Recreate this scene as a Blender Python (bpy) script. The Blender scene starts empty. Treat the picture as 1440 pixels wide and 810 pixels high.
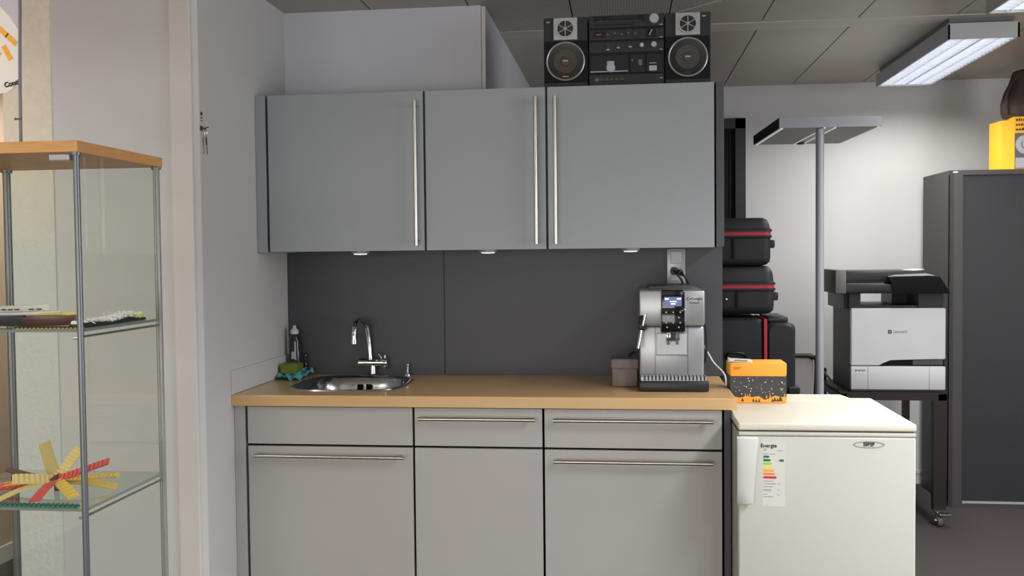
import bpy, bmesh, math, random
from mathutils import Vector, Matrix
random.seed(7)
S = bpy.context.scene
COL = S.collection

# ------------------------------------------------------------------ materials
def lin(c):
    c /= 255.0
    return c / 12.92 if c <= 0.04045 else ((c + 0.055) / 1.055) ** 2.4
def rgb(t): return (lin(t[0]), lin(t[1]), lin(t[2]), 1)
def mat(name, col, rough=.5, metal=0., spec=.5, noise=0., scale=(1, 1, 1), nscale=8., bump=0., bscale=60., emit=0., coat=0., col2=None):
    m = bpy.data.materials.new(name); m.use_nodes = True
    nt = m.node_tree; b = nt.nodes['Principled BSDF']; L = nt.links
    b.inputs['Base Color'].default_value = rgb(col)
    b.inputs['Roughness'].default_value = rough
    b.inputs['Metallic'].default_value = metal
    b.inputs['Specular IOR Level'].default_value = spec
    b.inputs['Coat Weight'].default_value = coat
    if emit:
        b.inputs['Emission Color'].default_value = rgb(col); b.inputs['Emission Strength'].default_value = emit
    tc = nt.nodes.new('ShaderNodeTexCoord'); mp = nt.nodes.new('ShaderNodeMapping')
    L.new(tc.outputs['Object'], mp.inputs['Vector']); mp.inputs['Scale'].default_value = scale
    n = nt.nodes.new('ShaderNodeTexNoise'); L.new(mp.outputs[0], n.inputs['Vector'])
    n.inputs['Scale'].default_value = nscale; n.inputs['Detail'].default_value = 5
    mx = nt.nodes.new('ShaderNodeMix'); mx.data_type = 'RGBA'
    L.new(n.outputs['Fac'], mx.inputs[0])
    nz = noise if noise else .02
    c2 = col2 if col2 else tuple(max(0, v * (1 - nz)) for v in col)
    c1 = col if col2 else tuple(min(255, v * (1 + nz)) for v in col)
    mx.inputs[6].default_value = rgb(c1); mx.inputs[7].default_value = rgb(c2)
    L.new(mx.outputs[2], b.inputs['Base Color'])
    if bump:
        n2 = nt.nodes.new('ShaderNodeTexNoise'); L.new(tc.outputs['Object'], n2.inputs['Vector'])
        n2.inputs['Scale'].default_value = bscale; n2.inputs['Detail'].default_value = 6
        bp = nt.nodes.new('ShaderNodeBump'); bp.inputs['Strength'].default_value = bump; bp.inputs['Distance'].default_value = .004
        L.new(n2.outputs['Fac'], bp.inputs['Height']); L.new(bp.outputs[0], b.inputs['Normal'])
    return m
def glass(name, tint, refl=.08, trans=.93):
    m = bpy.data.materials.new(name); m.use_nodes = True
    nt = m.node_tree; nt.nodes.clear(); L = nt.links
    o = nt.nodes.new('ShaderNodeOutputMaterial'); t = nt.nodes.new('ShaderNodeBsdfTransparent'); g = nt.nodes.new('ShaderNodeBsdfGlossy')
    t.inputs[0].default_value = rgb(tint); g.inputs['Roughness'].default_value = .02; g.inputs[0].default_value = (1, 1, 1, 1)
    f = nt.nodes.new('ShaderNodeFresnel'); f.inputs[0].default_value = 1.45
    ge = nt.nodes.new('ShaderNodeNewGeometry'); iv = nt.nodes.new('ShaderNodeMath'); iv.operation = 'SUBTRACT'; iv.inputs[0].default_value = 1; L.new(ge.outputs['Backfacing'], iv.inputs[1])
    ml = nt.nodes.new('ShaderNodeMath'); ml.operation = 'MULTIPLY'; L.new(f.outputs[0], ml.inputs[0]); L.new(iv.outputs[0], ml.inputs[1])
    mx = nt.nodes.new('ShaderNodeMixShader'); L.new(ml.outputs[0], mx.inputs[0]); L.new(t.outputs[0], mx.inputs[1]); L.new(g.outputs[0], mx.inputs[2])
    L.new(mx.outputs[0], o.inputs[0])
    return m

M = {}
M['wall'] = mat('wall_paint', (200, 201, 203), .75, spec=.2, noise=.01, bump=.05, bscale=300)
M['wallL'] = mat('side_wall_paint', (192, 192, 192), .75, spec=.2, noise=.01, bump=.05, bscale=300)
M['strip'] = mat('corner_paint', (206, 204, 202), .6, spec=.2)
M['rough'] = mat('rough_plaster', (224, 216, 200), .9, spec=.1, noise=.05, nscale=40, bump=.9, bscale=70)
M['brown'] = mat('brown_wall', (188, 166, 146), .8, spec=.1)
M['soffit'] = mat('soffit_paint', (196, 199, 208), .7, spec=.2, noise=.01)
M['carpet'] = mat('carpet', (70, 66, 65), .95, spec=.05, noise=.18, nscale=120, bump=.6, bscale=400)
M['ceilmetal'] = mat('ceiling_panel_metal', (178, 171, 160), .42, metal=.15, spec=.5, noise=.03, nscale=2)
M['ceilband'] = mat('ceiling_band', (190, 184, 174), .45, spec=.4)
M['dark'] = mat('dark_gap', (18, 18, 20), .8, spec=.1)
M['front'] = mat('grey_cabinet_front', (172, 170, 168), .42, spec=.35, noise=.012, nscale=3)
M['frontU'] = mat('grey_wall_cabinet_front', (150, 157, 162), .42, spec=.35, noise=.012, nscale=3)
M['anth'] = mat('anthracite_panel', (76, 78, 83), .5, spec=.35, noise=.03)
M['splash'] = mat('anthracite_backboard', (66, 68, 74), .45, spec=.4, noise=.04, nscale=4)
M['steel'] = mat('brushed_steel', (190, 186, 178), .28, metal=1., noise=.03, scale=(1, 1, 60), nscale=20)
M['chrome'] = mat('chrome', (205, 208, 212), .09, metal=1.)
M['sink'] = mat('sink_steel', (175, 178, 182), .2, metal=1., noise=.04, nscale=14)
M['top'] = mat('beech_worktop', (203, 166, 116), .28, spec=.5, noise=.03, scale=(1, 14, 14), nscale=6, coat=.2)
M['oakf'] = mat('oak_board', (222, 172, 112), .5, spec=.3, scale=(1.2, 1.2, 26), nscale=16, col2=(182, 128, 74))
M['white'] = mat('white_plastic', (204, 204, 201), .4, spec=.4)
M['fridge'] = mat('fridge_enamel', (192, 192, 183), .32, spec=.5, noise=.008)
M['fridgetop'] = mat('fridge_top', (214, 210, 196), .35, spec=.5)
M['seal'] = mat('fridge_gasket', (70, 66, 58), .7)
M['blk'] = mat('black_plastic', (26, 26, 29), .4, spec=.4)
M['blkg'] = mat('black_gloss', (12, 12, 15), .12, spec=.6)
M['blkm'] = mat('black_matte', (22, 23, 27), .7, spec=.2, noise=.1)
M['case'] = mat('black_suitcase_shell', (26, 27, 32), .55, spec=.3, noise=.15, bump=.2, bscale=500)
M['red'] = mat('dark_red_band', (150, 22, 45), .6)
M['grey'] = mat('grey_plastic', (96, 97, 98), .5)
M['dgrey'] = mat('dark_grey_plastic', (66, 67, 68), .45)
M['lgrey'] = mat('light_grey_metal', (168, 170, 174), .45, metal=.2)
M['lampgrey'] = mat('lamp_grey_paint', (150, 154, 162), .45, metal=.2)
M['lampunder'] = mat('lamp_perforated_sheet', (120, 116, 110), .5, noise=.1, nscale=300)
M['post'] = mat('grey_post_metal', (110, 115, 119), .38, metal=.6)
M['printer'] = mat('printer_light_shell', (184, 186, 190), .45, spec=.4)
M['printerside'] = mat('printer_side_grey', (92, 90, 88), .5)
M['stand'] = mat('dark_brown_steel', (34, 26, 25), .45, spec=.4)
M['locker'] = mat('anthracite_cabinet_steel', (66, 65, 66), .5, spec=.35, noise=.02)
M['tambour'] = mat('tambour_door', (42, 42, 46), .5, spec=.4, noise=.03)
M['orange'] = mat('orange_card', (240, 160, 58), .6, spec=.3)
M['amber'] = mat('amber_card', (250, 180, 50), .6, spec=.3)
M['night'] = mat('charcoal_card', (54, 53, 56), .6)
M['star'] = mat('star_white', (225, 220, 210), .6)
M['strips'] = mat('white_strip_glow', (230, 228, 222), .5, emit=.35)  # white edging of an unlit lamp; slight glow added to brighten it
M['teal'] = mat('teal_cloth', (84, 158, 165), .9, spec=.1, noise=.25, nscale=60, bump=.4, bscale=200)
M['sponge'] = mat('green_sponge', (114, 124, 58), .95, spec=.1, noise=.12, nscale=120, bump=.6, bscale=400)
M['clear'] = glass('clear_plastic', (190, 200, 205))
M['liquid'] = mat('dark_soap', (40, 44, 52), .15, spec=.6)
M['glass'] = glass('cabinet_glass', (250, 251, 249))
M['gshelf'] = glass('shelf_glass', (238, 244, 241))
M['edge'] = mat('glass_edge_green', (128, 140, 136), .2, spec=.6)
M['yellow'] = mat('yellow_rubber', (222, 192, 90), .6)
M['paleyellow'] = mat('pale_yellow_rubber', (215, 196, 132), .6)
M['olive'] = mat('olive_rubber', (176, 160, 96), .6)
M['redrub'] = mat('red_rubber', (214, 78, 78), .6)
M['brownrub'] = mat('brown_rubber', (84, 54, 54), .6)
M['greenrub'] = mat('green_rubber', (44, 118, 108), .6)
M['brightyel'] = mat('bright_yellow', (226, 214, 70), .6)
M['fluff'] = mat('white_fibre', (240, 241, 241), .95, spec=.1, emit=.12)
M['navy'] = mat('navy_paint', (44, 44, 62), .3, spec=.5, noise=.3, nscale=14)
M['bowbrown'] = mat('red_brown_paint', (92, 52, 56), .35)
M['bag'] = mat('grey_brown_pouch', (118, 106, 104), .75, spec=.2, noise=.12, nscale=30, bump=.4, bscale=80)
M['leather'] = mat('dark_brown_leather', (62, 50, 46), .5, spec=.4, noise=.25, nscale=12, bump=.3, bscale=60)
M['screen'] = mat('blue_display', (44, 72, 130), .2, emit=.4)
M['screentxt'] = mat('display_text', (225, 235, 250), .3, emit=.9)
M['silver'] = mat('silver_plastic', (165, 168, 170), .38, metal=.4)
M['machine'] = mat('brushed_machine_metal', (158, 161, 165), .36, metal=.7, noise=.05, scale=(40, 1, 1), nscale=12)
M['cone'] = mat('speaker_cone', (66, 60, 52), .6)
M['radio'] = mat('radio_charcoal', (48, 49, 53), .5, spec=.25)
M['radiod'] = mat('radio_dark_face', (18, 19, 23), .4, spec=.25)
M['bluedk'] = mat('dark_blue_face', (18, 24, 38), .35, spec=.3)
M['marks'] = mat('light_marking', (170, 172, 175), .5)
M['markd'] = mat('dark_marking', (40, 42, 44), .6)
M['ledred'] = mat('dim_red_display', (150, 60, 66), .4)
M['flag'] = mat('white_flag_cloth', (232, 228, 222), .8, spec=.1, noise=.02)
M['flaglilac'] = mat('flag_lilac_grey', (196, 190, 198), .8, spec=.1)
M['flago'] = mat('flag_orange', (240, 176, 84), .8, spec=.1)
M['teeth'] = mat('black_rubber', (30, 30, 30), .6)
M['chairgrey'] = mat('chair_grey_fabric', (128, 126, 124), .85, spec=.1, noise=.08, nscale=200)
M['green1'] = mat('label_green', (30, 110, 70), .5); M['green2'] = mat('label_lime', (150, 200, 70), .5)
M['yel3'] = mat('label_yellow', (225, 215, 80), .5); M['or4'] = mat('label_orange', (236, 160, 60), .5)
M['rd5'] = mat('label_coral', (225, 110, 90), .5); M['rd6'] = mat('label_red', (196, 40, 50), .5); M['or5'] = mat('label_dark_orange', (226, 130, 60), .5)
M['label'] = mat('label_paper', (206, 206, 199), .5)
M['doordark'] = mat('dark_door_paint', (38, 40, 46), .5)
M['puck'] = mat('lamp_glass_lit', (255, 250, 240), .4, emit=1.2)
M['base'] = mat('skirting_white', (200, 198, 192), .6)
# louvre diffuser of the ceiling luminaires
M['tube'] = mat('luminaire_diffuser', (244, 248, 255), .5, emit=2.4)
M['louvre'] = mat('louvre_white', (205, 208, 214), .35, emit=.2)

def plaster():
    m = M['rough']; nt = m.node_tree; L = nt.links; b = nt.nodes['Principled BSDF']
    geo = nt.nodes.new('ShaderNodeNewGeometry'); sp = nt.nodes.new('ShaderNodeSeparateXYZ'); L.new(geo.outputs['Position'], sp.inputs[0])
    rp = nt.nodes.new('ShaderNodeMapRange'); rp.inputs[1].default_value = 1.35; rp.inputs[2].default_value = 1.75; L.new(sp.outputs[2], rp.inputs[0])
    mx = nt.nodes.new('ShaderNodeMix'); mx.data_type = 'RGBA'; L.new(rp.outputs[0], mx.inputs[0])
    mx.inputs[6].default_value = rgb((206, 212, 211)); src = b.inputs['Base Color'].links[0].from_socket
    L.new(src, mx.inputs[7]); L.new(mx.outputs[2], b.inputs['Base Color'])
plaster()
def perforated():
    m = M['ceilmetal'].copy(); m.name = 'perforated_ceiling_metal'; nt = m.node_tree; L = nt.links
    b = nt.nodes['Principled BSDF']; tc = nt.nodes['Texture Coordinate']
    v = nt.nodes.new('ShaderNodeTexVoronoi'); v.feature = 'F1'; v.inputs['Scale'].default_value = 90; v.inputs['Randomness'].default_value = 0
    L.new(tc.outputs['Object'], v.inputs['Vector'])
    r = nt.nodes.new('ShaderNodeMath'); r.operation = 'LESS_THAN'; r.inputs[1].default_value = .32; L.new(v.outputs['Distance'], r.inputs[0])
    mx = nt.nodes.new('ShaderNodeMix'); mx.data_type = 'RGBA'; L.new(r.outputs[0], mx.inputs[0])
    mx.inputs[6].default_value = rgb((186, 179, 168)); mx.inputs[7].default_value = rgb((134, 129, 121))
    L.new(mx.outputs[2], b.inputs['Base Color']); return m
M['perf'] = perforated()

# ------------------------------------------------------------------ mesh building
class G:
    def __init__(s): s.bm = bmesh.new(); s.mi = 0
    def _fin(s, before):
        for f in s.bm.faces:
            if f.index == -1 or f not in before: f.material_index = s.mi
    def box(s, x0, x1, y0, y1, z0, z1, bev=0., seg=2, rot=None, mi=None):
        t = bmesh.new(); bmesh.ops.create_cube(t, size=1)
        c = Vector(((x0 + x1) / 2, (y0 + y1) / 2, (z0 + z1) / 2))
        for v in t.verts: v.co = Vector((v.co.x * abs(x1 - x0), v.co.y * abs(y1 - y0), v.co.z * abs(z1 - z0)))
        if bev: bmesh.ops.bevel(t, geom=t.edges[:], offset=bev, segments=seg, profile=.5, affect='EDGES')
        if rot is not None: bmesh.ops.rotate(t, verts=t.verts, cent=(0, 0, 0), matrix=rot)
        bmesh.ops.translate(t, verts=t.verts, vec=c)
        return s.add(t, mi)
    def add(s, t, mi=None):
        mi = s.mi if mi is None else mi
        bmesh.ops.recalc_face_normals(t, faces=t.faces)
        vm = {v: s.bm.verts.new(v.co) for v in t.verts}
        for f in t.faces:
            try: nf = s.bm.faces.new([vm[v] for v in f.verts]); nf.material_index = mi
            except ValueError: pass
        t.free(); return s
    def cyl(s, p0, p1, r0, r1=None, seg=24, mi=None):
        r1 = r0 if r1 is None else r1
        p0, p1 = Vector(p0), Vector(p1); d = p1 - p0
        t = bmesh.new(); bmesh.ops.create_cone(t, cap_ends=True, segments=seg, radius1=r0, radius2=r1, depth=d.length)
        q = Vector((0, 0, 1)).rotation_difference(d)
        bmesh.ops.rotate(t, verts=t.verts, cent=(0, 0, 0), matrix=q.to_matrix())
        bmesh.ops.translate(t, verts=t.verts, vec=(p0 + p1) / 2)
        return s.add(t, mi)
    def sph(s, c, r, sc=(1, 1, 1), seg=16, mi=None):
        t = bmesh.new(); bmesh.ops.create_uvsphere(t, u_segments=seg, v_segments=seg // 2 + 2, radius=r)
        for v in t.verts: v.co = Vector((v.co.x * sc[0] + c[0], v.co.y * sc[1] + c[1], v.co.z * sc[2] + c[2]))
        return s.add(t, mi)
    def rings(s, rs, cap=True, mi=None, closed=False):
        t = bmesh.new(); R = [[t.verts.new(p) for p in r] for r in rs]; n = len(R[0])
        m = len(R)
        for a in range(m if closed else m - 1):
            A, B = R[a], R[(a + 1) % m]
            for i in range(n): t.faces.new((A[i], A[(i + 1) % n], B[(i + 1) % n], B[i]))
        if cap and not closed: t.faces.new(R[0][::-1]); t.faces.new(R[-1])
        return s.add(t, mi)
    def tube(s, pts, r, seg=10, smooth=4, mi=None):
        P = [Vector(p) for p in pts]
        if smooth and len(P) > 2:
            Q = []
            for i in range(len(P) - 1):
                a = P[max(i - 1, 0)]; b = P[i]; c = P[i + 1]; d = P[min(i + 2, len(P) - 1)]
                for k in range(smooth):
                    u = k / smooth
                    Q.append(.5 * ((2 * b) + (c - a) * u + (2 * a - 5 * b + 4 * c - d) * u * u + (3 * b - a - 3 * c + d) * u ** 3))
            Q.append(P[-1]); P = Q
        rs = []; up = None
        for i, p in enumerate(P):
            d = (P[min(i + 1, len(P) - 1)] - P[max(i - 1, 0)]).normalized()
            if up is None: up = d.orthogonal().normalized()
            up = (up - d * up.dot(d)).normalized(); w = d.cross(up)
            rs.append([p + (up * math.cos(a) + w * math.sin(a)) * r for a in [2 * math.pi * k / seg for k in range(seg)]])
        return s.rings(rs, mi=mi)
    def lathe(s, prof, c, seg=32, axis='z', mi=None):   # prof: (radius, height)
        rs = []
        for r, h in prof:
            ring = []
            for k in range(seg):
                a = 2 * math.pi * k / seg; u, v = max(r, 1e-4) * math.cos(a), max(r, 1e-4) * math.sin(a)
                ring.append((c[0] + u, c[1] + v, c[2] + h) if axis == 'z' else (c[0] + u, c[1] - h, c[2] + v))
            rs.append(ring)
        return s.rings(rs, mi=mi)
    def prism(s, poly, a0, a1, axis='y', mi=None):       # poly in the two other axes
        def P(u, v, a): return (u, a, v) if axis == 'y' else ((a, u, v) if axis == 'x' else (u, v, a))
        t = bmesh.new(); A = [t.verts.new(P(u, v, a0)) for u, v in poly]; B = [t.verts.new(P(u, v, a1)) for u, v in poly]
        n = len(poly); t.faces.new(A); t.faces.new(B[::-1])
        for i in range(n): t.faces.new((A[i], B[i], B[(i + 1) % n], A[(i + 1) % n]))
        return s.add(t, mi)

ORG = {}
def thing(name, label, cat, loc, group=None):
    o = bpy.data.objects.new(name, None); COL.objects.link(o); o.location = loc; o.empty_display_size = .05
    o['label'] = label; o['category'] = cat
    if group: o['group'] = group
    ORG[o.name] = Vector(loc); return o
def part(name, g, m, parent=None, smooth=False, label=None, origin=None):
    org = ORG[parent.name] if parent else Vector(origin or (0, 0, 0))
    bmesh.ops.translate(g.bm, verts=g.bm.verts, vec=-org)
    me = bpy.data.meshes.new(name); g.bm.to_mesh(me); g.bm.free()
    for mm in (m if isinstance(m, (list, tuple)) else [m]): me.materials.append(M[mm])
    if smooth:
        for p in me.polygons: p.use_smooth = True
        try: me.set_sharp_from_angle(angle=math.radians(40))
        except Exception: pass
    o = bpy.data.objects.new(name, me); COL.objects.link(o)
    if parent: o.parent = parent
    else: o.location = org
    ORG[o.name] = org
    if label: o['label'] = label
    return o
def solo(name, g, m, label, cat, loc, group=None, smooth=False):
    o = part(name, g, m, None, smooth, label, loc); o['category'] = cat
    if group: o['group'] = group
    return o
def struct(name, g, m, smooth=False, label=None):
    o = part(name, g, m, None, smooth); o['kind'] = 'structure'
    return o
def text(name, s, size, loc, m, parent, rot=(90, 0, 0), depth=.0004, bold=0.):
    cu = bpy.data.curves.new('t', 'FONT'); cu.body = s; cu.size = size; cu.extrude = depth; cu.offset = bold
    cu.align_x = 'CENTER'; cu.align_y = 'CENTER'
    ob = bpy.data.objects.new('t', cu); COL.objects.link(ob)
    bpy.context.view_layer.update()
    me = bpy.data.meshes.new_from_object(ob.evaluated_get(bpy.context.evaluated_depsgraph_get()))
    bpy.data.objects.remove(ob); bpy.data.curves.remove(cu)
    R = Matrix.Rotation(math.radians(rot[2]), 4, 'Z') @ Matrix.Rotation(math.radians(rot[0]), 4, 'X') @ Matrix.Rotation(math.radians(rot[1]), 4, 'Z')
    me.transform(Matrix.Translation(Vector(loc) - ORG[parent.name]) @ R)
    me.name = name; me.materials.clear(); me.materials.append(M[m])
    o = bpy.data.objects.new(name, me); COL.objects.link(o); o.parent = parent; ORG[o.name] = ORG[parent.name]
    return o

# ================================================================== SETTING
CZ = 2.376
g = G(); g.box(-3.0, 6.0, -6.0, 4.0, -.05, 0); struct('floor', g, 'carpet')
# ceiling: dark void, metal panels 0.4 m wide, flat band between rows
g = G()
g.box(-3, 6, -6, 4, 2.40, 2.45, mi=1)
xs = [1.165 + .4015 * k for k in range(-10, 13)]
for a, b in zip(xs[:-1], xs[1:]):
    g.box(a + .003, b - .003, -2.02, .458, CZ, CZ + .02, mi=3)
    g.box(a + .003, b - .003, .61, 3.2, CZ, CZ + .02, mi=0)
    g.box(a + .003, b - .003, -4.6, -2.17, CZ, CZ + .02, mi=3)
for y in (.464, -2.164, -4.76): g.box(-2.9, 6, y, y + .14, CZ - .002, CZ + .02, mi=2)
struct('ceiling', g, ['ceilmetal', 'dark', 'ceilband', 'perf'])
FW = 2.07
g = G(); g.box(.826, 6, FW, FW + .1, 0, 2.40); struct('wall_back', g, 'wall')
g = G(); g.box(5.2, 5.3, -6, FW, 0, 2.40); struct('wall_right', g, 'wall')
g = G(); g.box(-3, 6, -6.1, -6, 0, 2.40); struct('wall_front', g, 'wall')
g = G()   # block between corridor and kitchen
g.box(-.66, 0, -.80, FW + .1, 0, 2.40)
struct('wall_left', g, 'wallL')
g = G(); g.prism([(-.66, -.80), (-.66, -.83), (-.07, -.83), (-.012, -.822), (0, -.806), (0, -.80)], 0, 2.40, 'z'); struct('trim_1', g, 'wall')
g = G(); g.box(-.085, -.012, -.838, -.8, 0, 2.40, bev=.004); struct('trim_2', g, 'strip')
g = G(); g.box(-.665, -.495, -.836, -.8, 0, 2.40); struct('wall_plaster', g, 'rough')
g = G(); g.box(0, .812, .002, .02, 0, 2.376); g.box(.0, .826, .02, FW + .1, 0, 2.376); struct('wall_shaft', g, 'soffit')
g = G(); g.box(.814, .829, .003, .02, 1.9, 2.372); struct('trim_3', g, 'base')
g = G(); g.box(-1.56, -1.46, -6, FW + .1, 0, 2.40); struct('wall_corridor', g, 'brown')
g = G(); g.box(-1.46, -.66, FW, FW + .1, 0, 2.40); struct('wall_corridor_end', g, 'wall')
g = G(); g.box(-1.46, -1.448, -6, FW, 0, .075); struct('baseboard_left', g, 'base')
g = G(); g.box(.826, 5.2, FW - .012, FW, 0, .075); g.box(.826, 5.2, FW - .016, FW, .062, .075); struct('baseboard_back', g, 'base')
# door on the far wall (dark, mostly hidden by the kitchen)
g = G()
g.box(1.28, 1.34, FW - .05, FW, 0, 2.18); g.box(2.035, 2.095, FW - .05, FW, 0, 2.18); g.box(1.28, 2.095, FW - .05, FW, 2.12, 2.18)
dr = struct('door_1', g, 'doordark')
g = G(); g.box(1.34, 2.035, FW - .025, FW, .0, 2.12); g.box(2.00, 2.012, FW - .03, FW - .024, 0, 2.10)
part('door_leaf', g, 'blkm', dr)

# ================================================================== KITCHEN
X0 = .0466; UY = -.335; UZ0, UZ1 = 1.4008, 1.9858; BY = -.58
g = G(); g.box(.003, .651, .0, -.016, .9, 2.04); g.box(.655, 1.752, -.016, 0, .9, 2.04, bev=.001); g.box(.62, .7, -.009, 0, .9, 2.04)
solo('kitchen_backboard', g, 'splash', 'tall anthracite back panel of the kitchenette between worktop and wall cabinets', 'back panel', (.9, 0, .9))
# splash on side wall
g = G(); g.box(0.0005, .006, -.6, -.017, .901, .985, bev=.001)
solo('side_splashback', g, 'wallL', 'low pale splash strip on the side wall at the left end of the worktop', 'splashback', (0, -.3, .9))

def handle(p0, p1, parent, r=.0065, off=.035):
    p0, p1 = Vector(p0), Vector(p1); d = (p1 - p0).normalized()
    g = G(); g.cyl(p0, p1, r, seg=16)
    for q in (p0 + d * .018, p1 - d * .018): g.cyl(q, q + Vector((0, off, 0)), r * .8, seg=12)
    return part('handle', g, 'steel', parent, True, 'slim brushed steel bar handle')
ulab = ['left grey wall cabinet, door with bar handle on its right, above the sink',
        'middle grey wall cabinet, narrowest of the three, handle on its right edge',
        'right grey wall cabinet above the coffee machine, handle on its left edge']
for i, (a, b, hx) in enumerate(((0, .6, .618), (.6, 1.05, 1.059), (1.05, 1.65, 1.129))):
    a, b = X0 + a, X0 + b
    t = thing('wall_cabinet', ulab[i], 'wall cabinet', ((a + b) / 2, -.17, UZ0))
    g = G(); g.box(a + .0005, b - .0005, UY + .022, -.0165, UZ0 + .002, UZ1 - .003)
    part('carcass', g, 'anth', t)
    g = G(); g.box(a + .004, b - .004, UY, UY + .02, UZ0, UZ1, bev=.0012)
    d = part('door', g, 'frontU', t)
    handle((hx, UY - .033, 1.419), (hx, UY - .033, 1.948), d, off=.033)
g = G(); g.box(0.001, X0 - .006, UY + .002, -.017, UZ0 - .002, UZ1, bev=.001)
solo('filler_panel', g, 'frontU', 'narrow grey filler panel between side wall and left wall cabinet', 'panel', (.02, -.2, UZ0))
g = G(); g.box(X0 + 1.653, 1.727, UY + .002, -.017, UZ0 + .002, UZ1 + .001, bev=.001)
solo('cabinet_end_panel', g, 'anth', 'dark end panel closing the right side of the wall cabinets', 'panel', (1.71, -.2, UZ0))
for i, (x, lb) in enumerate(((.367, 'small round spotlight under the left wall cabinet'), (.862, 'small round spotlight under the middle wall cabinet'), (1.397, 'small round spotlight under the right wall cabinet'))):
    t = thing('cabinet_spotlight', lb, 'spotlight', (x, -.22, UZ0), 'spotlights under the wall cabinets')
    g = G(); g.lathe([(0, 0), (.034, 0), (.034, -.008), (.03, -.011), (.0, -.011)], (x, -.22, UZ0 + .0015), 28); part('ring', g, 'lgrey', t, True)
    g = G(); g.lathe([(0, 0), (.026, 0), (.024, -.003), (0, -.004)], (x, -.22, UZ0 - .0095), 24); part('lens', g, 'puck', t, True)

# base units
ZD = .7213
def base_unit(label, a, b, kind):
    t = thing('base_cabinet', label, 'base cabinet', ((X0 * 2 + a + b) / 2, -.3, 0))
    a += X0; b += X0
    g = G(); g.box(a + .0005, b - .0005, BY + .022, -.01, .1, .861 if kind != 'sink' else .74, mi=0)
    if kind == 'sink': g.box(a + .0005, b - .0005, BY + .022, BY + .03, .7, .861); g.box(a + .0005, a + .012, BY + .022, -.01, .7, .861); g.box(b - .012, b - .0005, BY + .022, -.01, .7, .861)
    part('carcass', g, 'dark', t)
    g = G(); g.box(a, b, BY + .07, BY + .085, 0, .1); part('plinth', g, 'anth', t)
    g = G(); g.box(a + .004, b - .004, BY, BY + .02, ZD + .004, .857, bev=.0012)
    dr = part('drawer' if kind != 'sink' else 'fixed_front', g, 'front', t)
    g = G(); g.box(a + .004, b - .004, BY, BY + .02, .105, ZD - .004, bev=.0012)
    dd = part('door', g, 'front', t)
    if kind == 'sink': handle((.085, BY - .035, .689), (.617, BY - .035, .689), dd)
    if kind == 'mid': handle((.671, BY - .035, .824), (1.071, BY - .035, .824), dr)
    if kind == 'right':
        handle((1.133, BY - .035, .823), (1.661, BY - .035, .823), dr)
        handle((1.133, BY - .035, .684), (1.661, BY - .035, .684), dd)
base_unit('left grey base cabinet under the sink with plain top front', 0, .6, 'sink')
base_unit('middle narrow grey base cabinet with a handle only on the drawer', .6, 1.05, 'mid')
base_unit('right grey base cabinet with handles on drawer and door, beside the fridge', 1.05, 1.65, 'right')
g = G(); g.box(.001, X0 - .006, BY + .002, -.02, 0, .858, bev=.001)
solo('filler_panel', g, 'front', 'narrow grey filler panel left of the sink base cabinet', 'panel', (.02, -.3, 0))
g = G(); g.box(X0 + 1.654, 1.722, BY + .004, -.02, 0, .861, bev=.001)
solo('cabinet_end_panel', g, 'anth', 'dark end panel between the right base cabinet and fridge', 'panel', (1.71, -.3, 0))

# worktop with sink opening
SX, SYc, SA, SB = .352, -.290, .214, .216
def sup(a, b, n, k, N): 
    t = 2 * math.pi * k / N; c, s = math.cos(t), math.sin(t)
    return (a * math.copysign(abs(c) ** (2 / n), c), b * math.copysign(abs(s) ** (2 / n), s))
N = 72
def sring(da, z, n=3.4, cx=0, cy=0): return [(SX + cx + p[0], SYc + cy + p[1], z) for p in (sup(SA + da, SB + da, n, k, N) for k in range(N))]
g = G()
def top_face(z, inset):
    bm = bmesh.new()
    outer = [bm.verts.new(p) for p in ((.001, -.6 + inset, z), (1.739 - inset, -.6 + inset, z), (1.739 - inset, -.017, z), (.001, -.017, z))]
    inner = [bm.verts.new(p) for p in sring(-.012, z)]
    ed = [bm.edges.new((outer[i], outer[(i + 1) % 4])) for i in range(4)] + [bm.edges.new((inner[i], inner[(i + 1) % N])) for i in range(N)]
    bmesh.ops.triangle_fill(bm, use_beauty=True, use_dissolve=False, edges=ed)
    return bm
g.add(top_face(.9, .003)); g.add(top_face(.862, 0))
def orect(i, z): return [(.001, -.6 + i, z), (1.739 - i, -.6 + i, z), (1.739 - i, -.017, z), (.001, -.017, z)]
g.rings([orect(0, .862), orect(0, .8965), orect(.001, .899), orect(.003, .9)], cap=False)
g.rings([sring(-.012, .862), sring(-.012, .9)], cap=False)
bmesh.ops.remove_doubles(g.bm, verts=g.bm.verts, dist=1e-5)
solo('worktop', g, 'top', 'beech coloured worktop running over the base cabinets', 'worktop', (.87, -.3, .862))

# sink
t = thing('kitchen_sink', 'oval stainless steel sink set into the worktop', 'sink', (SX, SYc, .9))
g = G()
g.rings([sring(-.013, .8995), sring(.0, .9005), sring(-.002, .905), sring(-.008, .906), sring(-.016, .903), sring(-.024, .895), sring(-.034, .86), sring(-.045, .80), sring(-.06, .775), sring(-.09, .765), sring(-.17, .762)], cap=False)
bm2 = bmesh.new(); bm2.faces.new([bm2.verts.new(p) for p in sring(-.17, .762)]); g.add(bm2)
part('basin', g, 'sink', t, True)
g = G(); g.lathe([(0, 0), (.038, 0), (.04, .003), (.03, .004), (.026, .001), (0, .001)], (SX, SYc, .7622), 28); part('drain', g, 'chrome', t, True)
g = G()
for dx in (0, .012, .036, .048): g.box(.318 + dx, .324 + dx, -.1235, -.108, .846, .874, bev=.0015)
part('overflow_slots', g, 'dark', t)
g = G(); g.lathe([(0, 0), (.013, 0), (.012, .006), (.005, .008), (.005, .038), (.008, .041), (.008, .047), (0, .05)], (.505, -.045, .9), 20)
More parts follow.
